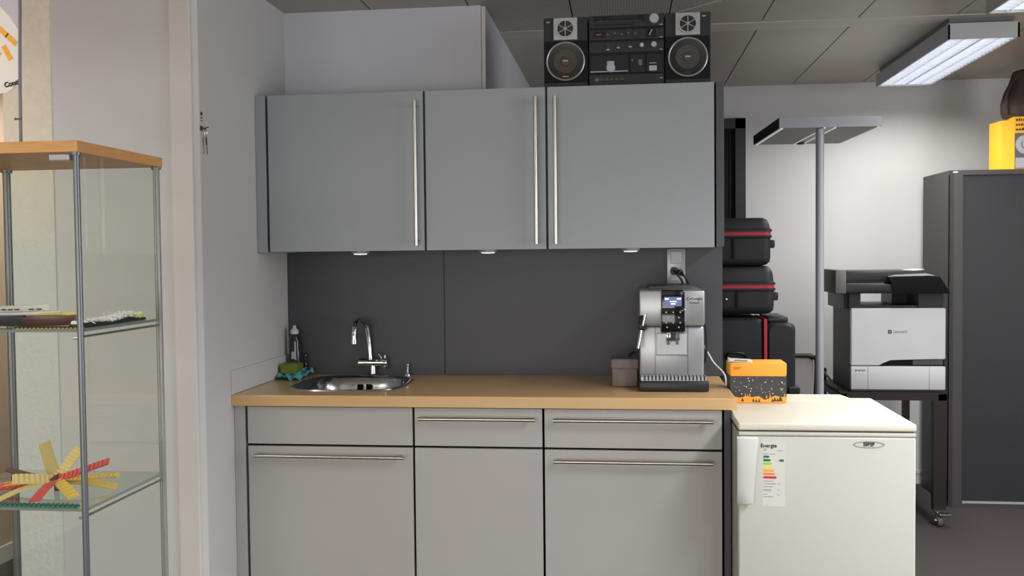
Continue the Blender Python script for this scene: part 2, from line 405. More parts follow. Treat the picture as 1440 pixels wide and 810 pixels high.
solo('drain_pull_knob', g, 'chrome', 'small chrome pull knob on the worktop right of the tap', 'knob', (.505, -.045, .9), smooth=True)
# tap
t = thing('kitchen_tap', 'chrome mixer tap with swan neck behind the sink', 'tap', (.362, -.052, .9))
g = G(); g.lathe([(0, 0), (.024, 0), (.024, .005), (.015, .008), (.013, .04), (0, .04)], (.362, -.045, .9005), 24); part('base', g, 'chrome', t, True)
g = G(); g.cyl((.306, -.045, .952), (.40, -.045, .952), .0165, seg=24); g.sph((.306, -.045, .952), .0165, (.4, 1, 1)); part('valve_body', g, 'chrome', t, True)
g = G(); g.cyl((.40, -.045, .952), (.423, -.045, .952), .02, .018, seg=20)
for k in range(5):
    a = k * 2 * math.pi / 5 + .3; g.cyl((.412, -.045, .952), (.412, -.045 + .03 * math.cos(a), .952 + .03 * math.sin(a)), .005, .006, 10)
g.cyl((.40, -.05, .966), (.388, -.06, .99), .004, .006, 10)
part('turn_handle', g, 'chrome', t, True)
g = G(); g.tube([(.352, -.045, .962), (.348, -.045, 1.02), (.343, -.048, 1.075), (.339, -.055, 1.105), (.334, -.085, 1.125), (.329, -.12, 1.128), (.325, -.155, 1.113), (.323, -.172, 1.085), (.323, -.176, 1.05)], .0105, 14, 5)
g.cyl((.323, -.176, 1.058), (.323, -.177, 1.04), .0125, seg=16); g.cyl((.352, -.045, .962), (.351, -.045, .985), .012, .009, 16)
part('spout', g, 'chrome', t, True)

# soap bottle, sponge, cloth
t = thing('dish_soap_bottle', 'slim dish soap bottle with white cap in the worktop corner', 'bottle', (.044, -.065, .9))
g = G(); g.rings([[(.044 + r * 1.05 * math.cos(2 * math.pi * k / 24), -.065 + r * .8 * math.sin(2 * math.pi * k / 24), .9 + h) for k in range(24)] for r, h in ((.001, 0.001), (.021, .001), (.023, .01), (.0225, .09), (.019, .12), (.020, .14), (.012, .165), (.009, .172), (.001, .173))], cap=True)
part('bottle_body', g, 'liquid', t, True)
g = G(); g.lathe([(0, 0), (.016, 0), (.017, .014), (.011, .02), (.007, .024), (.006, .034), (0, .036)], (.044, -.065, 1.07), 20); part('cap', g, 'white', t, True)
g = G(); g.box(.036, .052, -.0855, -.083, .97, 1.0, bev=.001); g.box(.034, .046, -.086, -.0835, .935, .955, bev=.001); part('print', g, 'marks', t)
g = G(); g.lathe([(0, 0), (.008, 0), (.008, .085), (.005, .09), (0, .09)], (.082, -.05, .9), 14)
solo('small_clear_tube', g, 'clear', 'thin clear tube standing right of the dish soap bottle', 'tube', (.082, -.05, .9), smooth=True)
g = G(); rnd = random.Random(3); rows = []
nx, ny = 22, 16
def cloth_z(u, v): return .9045 + .012 * abs(math.sin(u * 9 + v * 3)) * (.4 + v) + .01 * abs(math.sin(v * 8 - u * 4)) + .004 * math.sin(u * 23)
bmt = bmesh.new(); vs = {}
for side in (0, 1):
    for i in range(nx):
        for j in range(ny):
            u, v = i / (nx - 1), j / (ny - 1)
            wob = .01 * math.sin(7 * u + 3 * v)
            x = .010 + .105 * u + .012 * (v - .5); y = -.215 + .16 * v + wob - .03 * (u - .5) * (1 - v)
            if u > .9: y += .0
            vs[side, i, j] = bmt.verts.new((x, y, cloth_z(u, v) + (0 if side else -.003)))
for side in (0, 1):
    for i in range(nx - 1):
        for j in range(ny - 1):
            q = [vs[side, i, j], vs[side, i + 1, j], vs[side, i + 1, j + 1], vs[side, i, j + 1]]; bmt.faces.new(q if side else q[::-1])
for i in range(nx - 1):
    for j in (0, ny - 1): bmt.faces.new((vs[0, i, j], vs[0, i + 1, j], vs[1, i + 1, j], vs[1, i, j]))
for j in range(ny - 1):
    for i in (0, nx - 1): bmt.faces.new((vs[0, i, j], vs[0, i, j + 1], vs[1, i, j + 1], vs[1, i, j]))
g.add(bmt)
solo('dish_cloth', g, 'teal', 'crumpled teal dish cloth lying beside the sink', 'cloth', (.08, -.13, .9), smooth=True)
g = G(); g.prism([(.018, .922), (.026, .918), (.078, .918), (.084, .93), (.094, .954), (.084, .960), (.026, .960), (.012, .952)], -.165, -.095)
bmesh.ops.bevel(g.bm, geom=g.bm.edges[:], offset=.005, segments=2, affect='EDGES')
solo('sponge', g, 'sponge', 'green sponge resting on the teal dish cloth', 'sponge', (.06, -.13, .92), smooth=True)

# coffee machine
CX0, CX1 = 1.425, 1.650
t = thing('coffee_machine', 'silver bean to cup coffee machine at the right end of the worktop', 'coffee machine', (1.54, -.25, .9))
g = G()
g.box(CX0, CX1, -.40, -.05, .925, 1.125, bev=.008)
g.box(CX0 - .001, CX1 + .001, -.43, -.05, 1.128, 1.252, bev=.008)
g.box(CX0 + .01, CX1 - .01, -.3, -.06, 1.1, 1.14)
part('body', g, 'machine', t, True)
g = G(); g.box(CX0 + .006, CX1 - .006, -.41, -.06, 1.1245, 1.1285); g.box(1.479, 1.4805, -.4015, -.39, .95, 1.124); g.box(1.593, 1.5945, -.4015, -.39, .95, 1.124); g.box(1.48, 1.594, -.4015, -.39, 1.02, 1.0215)
part('panel_seams', g, 'dgrey', t)
g = G(); g.box(1.484, 1.59, -.404, -.398, 1.023, 1.10, bev=.002); part('service_door', g, 'machine', t, label='brushed metal panel below the spouts')
g = G(); g.box(CX0 - .003, CX1 + .012, -.46, -.06, .9005, .936, bev=.006); part('drip_tray', g, 'blk', t, True, label='black drip tray')
g = G(); g.box(CX0 + .002, CX1 + .004, -.452, -.40, .936, .9525, bev=.003)
gg = g
part('grille', gg, 'silver', t, label='silver slotted cup grille')
g = G()
for k in range(17):
    x = CX0 + .014 + k * .0128; g.box(x, x + .006, -.4535, -.41, .9395, .9535, bev=.0015)
part('grille_slots', g, 'blk', t)
g = G(); g.box(1.50, 1.582, -.438, -.40, 1.118, 1.2535, bev=.007); g.box(1.499, 1.583, -.447, -.41, 1.106, 1.19, bev=.007)
con = part('control_console', g, 'blkg', t, True, label='glossy black control console')
g = G(); g.box(1.497, 1.585, -.444, -.41, 1.102, 1.188, bev=.006); part('console_rim', g, 'chrome', t, True)
g = G(); g.box(1.510, 1.571, -.4395, -.437, 1.197, 1.229); scr = part('screen', g, 'screen', t, label='small blue display')
g = G()
for a, b, c, d in ((1.513, 1.526, 1.220, 1.225), (1.554, 1.568, 1.220, 1.225), (1.530, 1.553, 1.211, 1.215), (1.533, 1.549, 1.203, 1.207)): g.box(a, b, -.4402, -.439, c, d)
part('screen_text', g, 'screentxt', scr)
g = G()
for (x, z) in ((1.517, 1.176), (1.541, 1.176), (1.565, 1.176), (1.522, 1.158), (1.560, 1.158), (1.517, 1.14), (1.541, 1.14), (1.565, 1.14), (1.52, 1.124), (1.56, 1.124)): g.cyl((x, -.4470, z), (x, -.4478, z), .0028, seg=12)
part('touch_keys', g, 'marks', con)
g = G(); g.box(1.517, 1.564, -.437, -.395, 1.074, 1.106, bev=.004); g.cyl((1.525, -.43, 1.10), (1.525, -.43, 1.062), .008, .006, 16); g.cyl((1.556, -.43, 1.10), (1.556, -.43, 1.062), .008, .006, 16); g.box(1.525, 1.556, -.432, -.428, 1.074, 1.079)
part('coffee_spouts', g, ['chrome'], t, True)
g = G(); g.box(1.531, 1.550, -.4385, -.43, 1.081, 1.104, bev=.002); part('spout_cover', g, 'blk', t)
g = G(); g.tube([(1.437, -.418, 1.17), (1.432, -.425, 1.15), (1.431, -.428, 1.135)], .010, 12, 3); g.box(1.422, 1.446, -.44, -.4, 1.112, 1.138, bev=.004)
part('frother_grip', g, 'blk', t, True)
g = G(); g.cyl((1.445, -.44, 1.17), (1.436, -.446, 1.13), .0035, seg=10); g.tube([(1.43, -.432, 1.115), (1.425, -.44, 1.09), (1.417, -.452, 1.05)], .0062, 12, 3)
part('steam_wand', g, 'chrome', t, True)
g = G(); ring = [(1.615 + .024 * math.cos(a), 1.222 + .0095 * math.sin(a)) for a in [2 * math.pi * k / 28 for k in range(28)]]; g.prism(ring, -.4325, -.429); part('badge', g, 'silver', t)
text('logo', "De'Longhi", .0125, (1.615, -.4328, 1.222), 'markd', t, bold=.0003)
g = G(); g.box(1.598, 1.632, -.4306, -.4295, 1.206, 1.2085); part('model_text', g, 'markd', t)
g = G(); g.box(1.46, 1.62, -.28, -.12, 1.25, 1.262, bev=.004); part('bean_lid', g, 'dgrey', t, True)
# outlet & cables
t = thing('wall_socket', 'tall light grey double socket plate on the dark back panel', 'socket', (1.574, -.016, 1.26))
g = G(); g.box(1.539, 1.609, -.027, -.016, 1.262, 1.399, bev=.003); part('plate', g, 'silver', t, True)
g = G(); g.box(1.553, 1.594, -.0285, -.026, 1.34, 1.388, bev=.002); part('rocker', g, 'lgrey', t)
g = G(); g.box(1.553, 1.594, -.0278, -.026, 1.275, 1.325, bev=.002); part('socket_insert', g, 'lgrey', t)
g = G(); g.cyl((1.566, -.028, 1.312), (1.563, -.062, 1.315), .016, .013, 18); g.tube([(1.563, -.06, 1.315), (1.575, -.075, 1.30), (1.595, -.07, 1.272), (1.60, -.04, 1.24), (1.66, -.035, 1.20), (1.685, -.036, 1.1), (1.688, -.04, .99), (1.672, -.04, .945), (1.648, -.05, .93)], .0042, 10, 5)
solo('power_cable', g, 'blk', 'black power cable with plug behind the coffee machine, further left in the socket', 'cable', (1.57, -.03, 1.3), smooth=True)
g = G(); g.cyl((1.588, -.028, 1.306), (1.590, -.058, 1.304), .013, .011, 18); g.tube([(1.590, -.056, 1.304), (1.605, -.07, 1.29), (1.618, -.06, 1.265), (1.622, -.04, 1.24), (1.63, -.03, 1.21), (1.64, -.03, 1.12), (1.64, -.03, 1.0)], .004, 10, 5)
solo('power_cable', g, 'blk', 'second black cable plugged in at the right side of the socket', 'cable', (1.59, -.03, 1.3), smooth=True)
g = G(); g.tube([(1.656, -.03, 1.06), (1.69, -.035, 1.0), (1.716, -.05, .955), (1.745, -.1, .925), (1.752, -.13, .90), (1.752, -.14, .856)], .0034, 10, 5)
solo('white_cable', g, 'white', 'thin white cable sloping down from behind the coffee machine to the right', 'cable', (1.7, -.1, .95), smooth=True)
g = G(); g.box(1.327, 1.418, -.345, -.25, .901, .98, bev=.006); part_b = g
t = thing('coffee_tin', 'small grey brown box with folded lid left of the coffee machine', 'box', (1.37, -.3, .9))
part('box_body', part_b, 'bag', t, True)
g = G(); g.prism([(-.352, .968), (-.349, 1.001), (-.26, 1.003), (-.243, .97)], 1.324, 1.421, 'x'); bmesh.ops.bevel(g.bm, geom=g.bm.edges[:], offset=.003, segments=2, affect='EDGES')
part('lid', g, 'bag', t, True)
g = G(); g.tube([(1.385, -.25, .985), (1.392, -.235, 1.005), (1.41, -.22, 1.015)], .004, 8, 3); part('cord', g, 'blk', t, True)

# ================================================================== FRIDGE
FX0, FX1, FY, FB = 1.7235, 2.258, -.77, -.23
t = thing('mini_fridge', 'cream white undercounter fridge right of the kitchenette', 'fridge', (1.99, -.5, 0))
g = G(); g.box(FX0 + .003, FX1 - .003, FY + .045, FB, .02, .815, bev=.004); part('cabinet', g, 'fridge', t)
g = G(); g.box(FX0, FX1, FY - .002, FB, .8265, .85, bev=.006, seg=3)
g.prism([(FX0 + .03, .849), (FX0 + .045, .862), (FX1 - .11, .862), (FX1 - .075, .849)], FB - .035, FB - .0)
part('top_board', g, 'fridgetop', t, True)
g = G(); g.box(FX0 + .004, FX1 - .004, FY + .012, FB, .815, .8265); part('gap', g, 'seal', t)
g = G(); g.box(FX0, FX1 - .001, FY, FY + .04, .06, .8085, bev=.006, seg=3); g.box(FX0 + .001, FX1 - .001, FY - .001, FY + .03, .8095, .822, bev=.004)
dr = part('door', g, 'fridge', t, True)
g = G(); g.box(FX0 + .004, FX1 - .004, FY + .03, FY + .05, .06, .81); part('gasket', g, 'seal', t)
g = G()
# recessed-grip handle: top mount, tapering outer blade, lower mount
g.box(FX0 - .004, FX0 + .052, FY - .014, FY + .001, .775, .806, bev=.006, seg=3)
g.box(FX0 - .004, FX0 + .036, FY - .014, FY + .001, .604, .632, bev=.006, seg=3)
g.rings([[(FX0 - .006, FY - .012, z), (FX0 + w, FY - .012 - b * .2, z), (FX0 + w, FY - .028 - b, z), (FX0 + .01, FY - .034 - b, z), (FX0 - .006, FY - .026 - b, z)] for z, w, b in ((.600, .036, .0), (.604, .041, .004), (.65, .044, .008), (.72, .049, .008), (.79, .056, .004), (.806, .059, 0), (.809, .055, -.008))])
part('handle', g, 'white', dr, True, label='white vertical door handle')
lf = FY - .0006
t_lab = G(); t_lab.box(1.797, 1.866, lf, FY + .001, .588, .790); lab = part('energy_label', t_lab, 'label', dr, label='energy efficiency sticker with coloured arrows')
text('label_title', 'Energie', .0165, (1.816, lf - .0003, .779), 'markd', lab, bold=.0004)
y = .755
for k, (mm, w) in enumerate((('green1', .015), ('green1', .019), ('green2', .022), ('yel3', .026), ('or4', .029), ('or5', .032), ('rd6', .037))):
    z = .7445 - k * .0108
    g = G(); g.prism([(1.800, z - .0036), (1.800 + w, z - .0036), (1.8045 + w, z), (1.800 + w, z + .0036), (1.800, z + .0036)], lf - .0006, lf); part('arrow', g, mm, lab)
g = G(); g.prism([(1.846, .733), (1.851, .7295), (1.862, .7295), (1.862, .7365), (1.851, .7365)], lf - .0006, lf); part('class_arrow', g, 'green1', lab)
g = G()
for x0, x1, z in ((1.799, 1.812, .768), (1.799, 1.809, .764), (1.842, 1.858, .763), (1.799, 1.816, .7525), (1.82, 1.836, .7525), (1.80, 1.83, .667), (1.80, 1.838, .659), (1.844, 1.85, .659), (1.80, 1.828, .650), (1.80, 1.824, .641), (1.80, 1.824, .637), (1.844, 1.849, .64), (1.80, 1.812, .626), (1.842, 1.848, .625), (1.80, 1.83, .618)):
    g.box(x0, x1, lf - .0004, lf, z, z + .0013)
part('small_print', g, 'grey', lab)
g = G()
for rr in (1,):
    ring = lambda a, b, y: [(2.118 + a * math.cos(2 * math.pi * k / 40), y, .7865 + b * math.sin(2 * math.pi * k / 40)) for k in range(40)]
    g.rings([ring(.046, .0105, FY - .0003), ring(.046, .0105, FY - .002), ring(.043, .0082, FY - .002), ring(.043, .0082, FY - .0003)], closed=True)
bd = part('badge', g, 'silver', dr, label='oval maker badge')
text('badge_text', 'SIBIR', .0165, (2.118, FY - .0008, .7865), 'markd', bd, bold=.0006)

# orange gift box & sachet on fridge
t = thing('gift_box', 'orange and charcoal gift box with snowy tree print on the fridge', 'box', (1.84, -.33, .8505))
BX0, BX1, BYf, BYb = 1.7415, 1.936, -.372, -.262
g = G(); g.box(BX0, BX1, BYf, BYb, .8505, .955, bev=.001); part('box_body', g, 'night', t)
g = G(); g.box(BX0 - .001, BX1 + .001, BYf - .0015, BYb + .0015, .943, .993, bev=.006, seg=3); lid = part('lid', g, 'orange', t, True, label='orange lid')
g = G(); pts = [(BX0, .851), (BX1, .851), (BX1, .872), (BX1 - .02, .873), (BX1 - .04, .877), (BX1 - .055, .868), (BX1 - .075, .862), (BX1 - .095, .875), (BX1 - .12, .871), (BX1 - .14, .874), (BX1 - .16, .869), (BX0, .876)]
g.prism(pts, BYf - .0005, BYf + .001)
for cx, h in ((1.795, .03), (1.803, .026), (1.81, .029), (1.88, .026), (1.93, .03), (1.868, .022)): g.prism([(cx - .003, .868), (cx + .003, .868), (cx, .862 + h - .005)], BYf - .0006, BYf)
part('hill_print', g, 'orange', t, label='orange hills and trees')
g = G()
for cx, h, z in ((1.785, .014, .856), (1.822, .013, .855), (1.832, .012, .854), (1.842, .013, .854), (1.888, .013, .855), (1.896, .016, .857), (1.905, .013, .857), (1.915, .022, .857)):
    g.prism([(cx - h * .35, z), (cx + h * .35, z), (cx, z + h)], BYf - .0011, BYf - .0004)
part('tree_print', g, 'night', t)
g = G(); r2 = random.Random(5)
for k in range(46):
    x = r2.uniform(BX0 + .012, BX1 - .004); z = r2.uniform(.88, .94); q = r2.choice((.0008, .0012, .0016))
    g.box(x - q, x + q, BYf - .0007, BYf, z - q, z + q)
part('star_print', g, 'star', t)
g = G()
for k, (w, z) in enumerate(((.028, .975), (.022, .970))): g.box(1.752, 1.752 + w, BYf - .0022, BYf - .001, z, z + .0016)
part('lid_print', g, 'markd', lid)
g = G(); g.box(1.741, 1.82, -.368, -.325, .9935, 1.003, bev=.003, rot=Matrix.Rotation(math.radians(3), 3, 'Y'))
g.box(1.738, 1.743, -.366, -.327, .9945, 1.007)
t = thing('paper_sachet', 'small white paper sachet with red print on the gift box lid', 'sachet', (1.78, -.345, .9935))
part('wrapper', g, 'white', t)
g = G(); g.box(1.757, 1.803, -.3686, -.366, .9985, 1.0015, rot=Matrix.Rotation(math.radians(3), 3, 'Y')); part('print', g, 'bowbrown', t)

# ================================================================== STEREO
RZ = UZ1; RY = -.29
def speaker(x0, x1, label, zt, side):
    t = thing('stereo_speaker', label, 'speaker', ((x0 + x1) / 2, -.2, RZ))
    zm = zt - .084
    g = G(); g.box(x0, x1, RY + .004, -.08, RZ + .001, zt, bev=.003); part('cabinet', g, 'radio', t)
    g = G(); g.box(x0 + .002, x1 - .004, RY - .002, RY + .006, RZ + .022, zm - .002, bev=.001); part('woofer_panel', g, 'blkm', t)
    cx = (x0 + x1) / 2 - .001; cz = (RZ + .022 + zm) / 2
    g = G(); g.lathe([(.0705, 0), (.0705, .006), (.0675, .008), (.065, .006), (.065, 0)], (cx, RY - .002, cz), 48, 'y'); part('woofer_ring', g, 'silver', t, True, label='thin silver ring')
    g = G(); g.lathe([(0, 0), (.0655, 0), (.0645, .004), (.046, .0015), (.044, .0015), (0, .0015)], (cx, RY - .002, cz), 40, 'y'); part('surround', g, 'blk', t, True)
    g = G(); g.lathe([(.043, .003), (.043, .005), (.018, .003), (.016, .006), (0, .008)], (cx, RY - .0025, cz), 40, 'y'); part('cone', g, 'cone', t, True)
    g = G(); g.box(cx - .010, cx + .009, RY - .0118, RY - .0105, cz - .0015, cz + .003); part('cone_logo', g, 'marks', t)
    g = G(); g.box(cx - .011, cx + .011, RY - .0056, RY - .004, cz - .057, cz - .0535); part('ring_text', g, 'cone' if side else 'or5', t)
    g = G(); tx0, tx1 = x0 + .036, x0 + .123
    g.box(tx0, tx1, RY - .005, RY + .006, zm + .002, zt - .002, bev=.002); part('tweeter_panel', g, 'silver', t)
    tx, tz = (tx0 + tx1) / 2, zm + .042
    g = G(); g.lathe([(0, 0), (.029, 0), (.029, .001), (0, .001)], (tx, RY - .0052, tz), 32, 'y'); part('tweeter', g, 'blk', t)
    g = G(); g.lathe([(.035, 0), (.034, .004), (.029, .004), (.028, 0)], (tx, RY - .005, tz), 32, 'y'); g.cyl((tx, RY - .006, tz), (tx, RY - .0095, tz), .0055, seg=16)
    for k in range(6):
        a = k * math.pi / 3 + .52; g.cyl((tx, RY - .008, tz), (tx + .03 * math.cos(a), RY - .008, tz + .03 * math.sin(a)), .0018, seg=6)
    part('tweeter_grille', g, 'silver', t, True)
    lx = x0 + .01 if not side else x1 - .03
    g = G(); g.box(lx, lx + .013, RY + .0030, RY + .0045, zt - .017, zt - .013); part('logo', g, 'marks', t)
speaker(1.086, 1.247, 'left stereo speaker with silver tweeter plate on top of the wall cabinets', 2.243, 0)
speaker(1.525, 1.686, 'right stereo speaker with silver tweeter plate on top of the wall cabinets', 2.245, 1)
t = thing('stereo_unit', 'dark cassette stereo centre unit standing between the two speakers', 'stereo', (1.385, -.2, RZ))
rx0, rx1 = 1.2495, 1.5225
g = G(); g.box(rx0, rx1, RY + .004, -.07, RZ + .001, 2.245, bev=.002); part('housing', g, 'radiod', t)
g = G()
for z0, z1 in ((2.197, 2.244), (2.153, 2.193), (2.107, 2.149)): g.box(rx0 + .003, rx1 - .004, RY - .003, RY + .006, z0 + .002, z1 - .001, bev=.0015)
g.box(rx0 + .003, rx1 - .004, RY - .003, RY + .006, RZ + .001, 2.030, bev=.0015)
part('decks', g, 'radio', t, label='three stacked charcoal control decks')
f = RY - .0035
g = G(); g.box(rx0 + .02, 1.45, f - .0006, f + .002, 2.219, 2.2405); g.box(rx0 + .02, 1.41, f - .0006, f + .002, 2.206, 2.211); part('tuner_scale', g, 'radiod', t)
g = G()
for k in range(22): g.box(1.335 + k * .0042, 1.3365 + k * .0042, f - .0012, f, 2.229 + .004 * (k % 3), 2.2315 + .004 * (k % 3))
g.box(1.275, 1.44, f - .001, f, 2.2215, 2.2225); g.sph((1.292, f - .001, 2.2235), .0018)
part('tuner_marks', g, 'grey', t)
g = G(); g.cyl((1.485, f, 2.224), (1.485, f - .016, 2.224), .0172, .0165, 32); part('tuning_knob', g, 'silver', t, True, label='large silver tuning knob')
g = G(); g.box(rx0 + .018, 1.308, f - .001, f + .002, 2.164, 2.186); part('meter_window', g, 'radiod', t)
g = G(); g.box(1.277, 1.297, f - .0016, f, 2.1725, 2.1775); part('meter_light', g, 'ledred', t)
for k in range(5):
    g = G(); g.box(1.318 + k * .0245, 1.3215 + k * .0245, f - .0008, f + .001, 2.161, 2.188); part('slider_slot', g, 'blkg', t)
for k in range(5):
    g = G(); x = 1.3198 + k * .0245; z = 2.174 + (.003 if k % 2 else -.001); g.box(x - .004, x + .004, f - .006, f, z - .0025, z + .0025); part('slider', g, 'grey', t)
g = G(); g.box(1.455, 1.492, f - .0006, f + .001, 2.160, 2.189); part('dial_window', g, 'radiod', t)
g = G(); g.box(1.4715, 1.4745, f - .003, f - .0006, 2.166, 2.188, rot=Matrix.Rotation(math.radians(28), 3, 'Y')); part('dial_needle', g, 'marks', t)
for x, z in ((1.320, 2.124), (1.357, 2.13), (1.400, 2.132)):
    g = G(); g.box(x - .006, x + .006, f - .0008, f + .001, 2.119, 2.142, bev=.0004); part('switch_slot', g, 'blkg', t)
    g = G(); g.box(x - .0055, x + .0055, f - .007, f, z - .007, z - .003); part('switch', g, 'marks', t)
g = G(); g.cyl((1.441, f, 2.131), (1.441, f - .012, 2.131), .0085, .0075, 20); part('knob', g, 'silver', t, True)
g = G(); g.cyl((1.484, f, 2.132), (1.484, f - .014, 2.132), .0105, .0095, 20); part('knob', g, 'silver', t, True)
g = G()
for z in (2.203, 2.158, 2.114, 2.012): g.box(1.505, 1.516, f - .0006, f + .001, z, z + .0028)
part('deck_labels', g, 'marks', t)
g = G(); g.box(rx0 + .006, 1.392, f + .0, f + .008, 2.035, 2.102, bev=.002); part('cassette_door', g, 'bluedk', t)
g = G(); g.box(rx0 + .006, 1.392, f - .003, f + .002, 2.040, 2.043); part('cassette_rail', g, 'silver', t)
g = G(); g.cyl((1.329, f, 2.055), (1.329, f - .006, 2.055), .0165, .015, 24); g.box(1.315, 1.342, f - .004, f, 2.066, 2.079, bev=.003); part('tape_reel', g, 'marks', t, True)
g = G(); g.box(1.398, 1.452, f, f + .008, 2.035, 2.102, bev=.002); g.box(1.456, 1.517, f, f + .008, 2.033, 2.102, bev=.002); part('remote_bay', g, 'bluedk', t)
g = G(); g.box(1.467, 1.494, f - .002, f + .001, 2.040, 2.058); g.box(1.468, 1.493, f - .001, f + .001, 2.066, 2.0685); part('bay_label', g, 'marks', t)
g = G(); g.box(1.428, 1.442, f - .002, f + .001, 2.060, 2.082, bev=.002); g.cyl((1.406, f, 2.079), (1.406, f - .004, 2.079), .004, seg=12); part('bay_buttons', g, 'grey', t)
for k in range(6):
    g = G(); x = 1.272 + k * .0178; g.box(x, x + .0155, f - .009, f, 2.006, 2.017, bev=.001); part('piano_key', g, 'cone' if k else 'grey', t)
g = G(); g.cyl((1.490, -.2, 2.247), (1.83, -.2, 2.33), .0022, .0012, 8); g.cyl((1.486, -.2, 2.243), (1.495, -.2, 2.250), .004, seg=10); part('antenna', g, 'silver', t, True, label='extended telescopic antenna')

# ================================================================== BEHIND, RIGHT SIDE
def hardcase(name, label, x0, x1, y0, y1, z0, z1, zs, group='stack of black cases'):
    t = thing(name, label, 'case', ((x0 + x1) / 2, (y0 + y1) / 2, z0), group)
    def ring(z, ins, r=.035):
        out = []
        for cx, cy, a0 in ((x1 - r - ins, y0 + r + ins, -90), (x1 - r - ins, y1 - r - ins, 0), (x0 + r + ins, y1 - r - ins, 90), (x0 + r + ins, y0 + r + ins, 180)):
            for k in range(7):
                a = math.radians(a0 + 15 * k); out.append((cx + r * math.cos(a), cy + r * math.sin(a), z))
        return out
    g = G(); g.rings([ring(z0, .035), ring(z0 + .004, .02), ring(z0 + .016, .008), ring(z0 + .035, .005), ring(zs - .018, .005), ring(zs - .014, -.001), ring(zs - .006, -.001), ring(zs - .006, .006)])
    part('lower_shell', g, 'case', t, True)
    g = G(); g.rings([ring(zs - .006, .003), ring(zs + .010, .003)]); part('red_band', g, 'red', t, True, label='dark red rubber band')
    g = G(); g.rings([ring(zs + .010, .006), ring(zs + .010, -.001), ring(zs + .018, -.001), ring(zs + .022, .006), ring(z1 - .03, .009), ring(z1 - .008, .018), ring(z1, .032)])
    part('upper_shell', g, 'case', t, True)
    g = G()
    for xx in (x1 - .16, x0 + .16): g.box(xx - .006, xx + .006, y0 - .003, y0 + .02, z0 + .03, zs - .02, bev=.002)
    part('ribs', g, 'blkm', t)
    g = G(); g.box(x1 - .006, x1 + .018, (y0 + y1) / 2 - .10, (y0 + y1) / 2 + .10, zs - .055, zs - .025, bev=.006); g.box(x1 - .006, x1 + .016, y0 + .06, y0 + .1, zs - .06, zs - .03, bev=.004); part('side_handle', g, 'blk', t, True)
    return t
hardcase('equipment_case', 'black hard case with red band, topmost of the stack', 1.56, 1.992, .30, .62, 1.325, 1.527, 1.459)
tc2 = hardcase('equipment_case', 'black hard case with red band, second from top of the stack', 1.56, 2.006, .30, .62, 1.120, 1.3235, 1.236)
g = G(); g.sph((1.80, .298, 1.185), .0045); part('lock_button', g, 'star', tc2, True)
t = thing('upright_suitcase', 'large black suitcase with vertical red zip under the two hard cases', 'suitcase', (1.82, .46, .785), 'stack of black cases')
def rr(x0, x1, z0, z1, r, y, n=7):
    out = []
    for cx, cz, a0 in ((x1 - r, z0 + r, -90), (x1 - r, z1 - r, 0), (x0 + r, z1 - r, 90), (x0 + r, z0 + r, 180)):
        for k in range(n): a = math.radians(a0 + 90 / (n - 1) * k); out.append((cx + r * math.cos(a), y, cz + r * math.sin(a)))
    return out
def shell(x0, x1, z0, z1, y0, y1, r): 
    g = G(); g.rings([rr(x0 + .012, x1 - .012, z0 + .012, z1 - .012, r, y0), rr(x0, x1, z0, z1, r, y0 + .015), rr(x0, x1, z0, z1, r, y1 - .015), rr(x0 + .012, x1 - .012, z0 + .012, z1 - .012, r, y1)]); return g
part('left_shell', shell(1.58, 1.957, .785, 1.105, .31, .62, .03), 'case', t, True)
part('right_shell', shell(1.967, 2.087, .785, 1.085, .31, .62, .03), 'case', t, True)
g = G(); g.box(1.955, 1.969, .305, .615, .79, 1.10, bev=.002); part('red_zip', g, 'red', t, label='vertical dark red zip band')
g = G(); g.box(1.975, 2.06, .33, .60, 1.084, 1.108, bev=.008); part('top_flap', g, 'blk', t, True)
g = G(); g.box(2.055, 2.105, .305, .36, .785, .815, bev=.005); part('corner_guard', g, 'blk', t)
g = G(); g.tube([(1.80, .312, .93), (1.805, .295, .955), (1.84, .29, .96), (1.87, .295, .955), (1.885, .312, .935)], .005, 8, 4); part('grab_handle', g, 'blk', t, True)
g = G(); g.box(1.52, 2.108, .30, .64, 0, .782, bev=.012)
solo('storage_trunk', g, 'blkm', 'black trunk standing behind the fridge at the bottom of the case stack', 'trunk', (1.82, .46, 0))

# grey chair behind the cases
t = thing('visitor_chair', 'grey chair with black tube frame behind the fridge, left of the lamp pole', 'chair', (2.12, 1.3, 0))
g = G(); g.tube([(1.90, 1.46, 0.012), (1.90, 1.30, .45), (1.90, 1.22, .80), (1.93, 1.20, .848), (2.0, 1.20, .853), (2.27, 1.20, .853), (2.325, 1.20, .845), (2.345, 1.20, .80), (2.345, 1.28, .45), (2.345, 1.46, .012)], .011, 10, 5); part('back_frame', g, 'blk', t, True)
g = G(); g.box(1.915, 2.33, 1.205, 1.222, .50, .842, bev=.006); part('backrest', g, 'chairgrey', t, True)
g = G(); g.box(1.91, 2.335, 1.24, 1.66, .425, .465, bev=.015); part('seat', g, 'chairgrey', t, True)
for x in (1.915, 2.33):
    g = G(); g.cyl((x, 1.60, .43), (x, 1.62, 0.001), .011, seg=12); part('leg', g, 'blk', t, True)

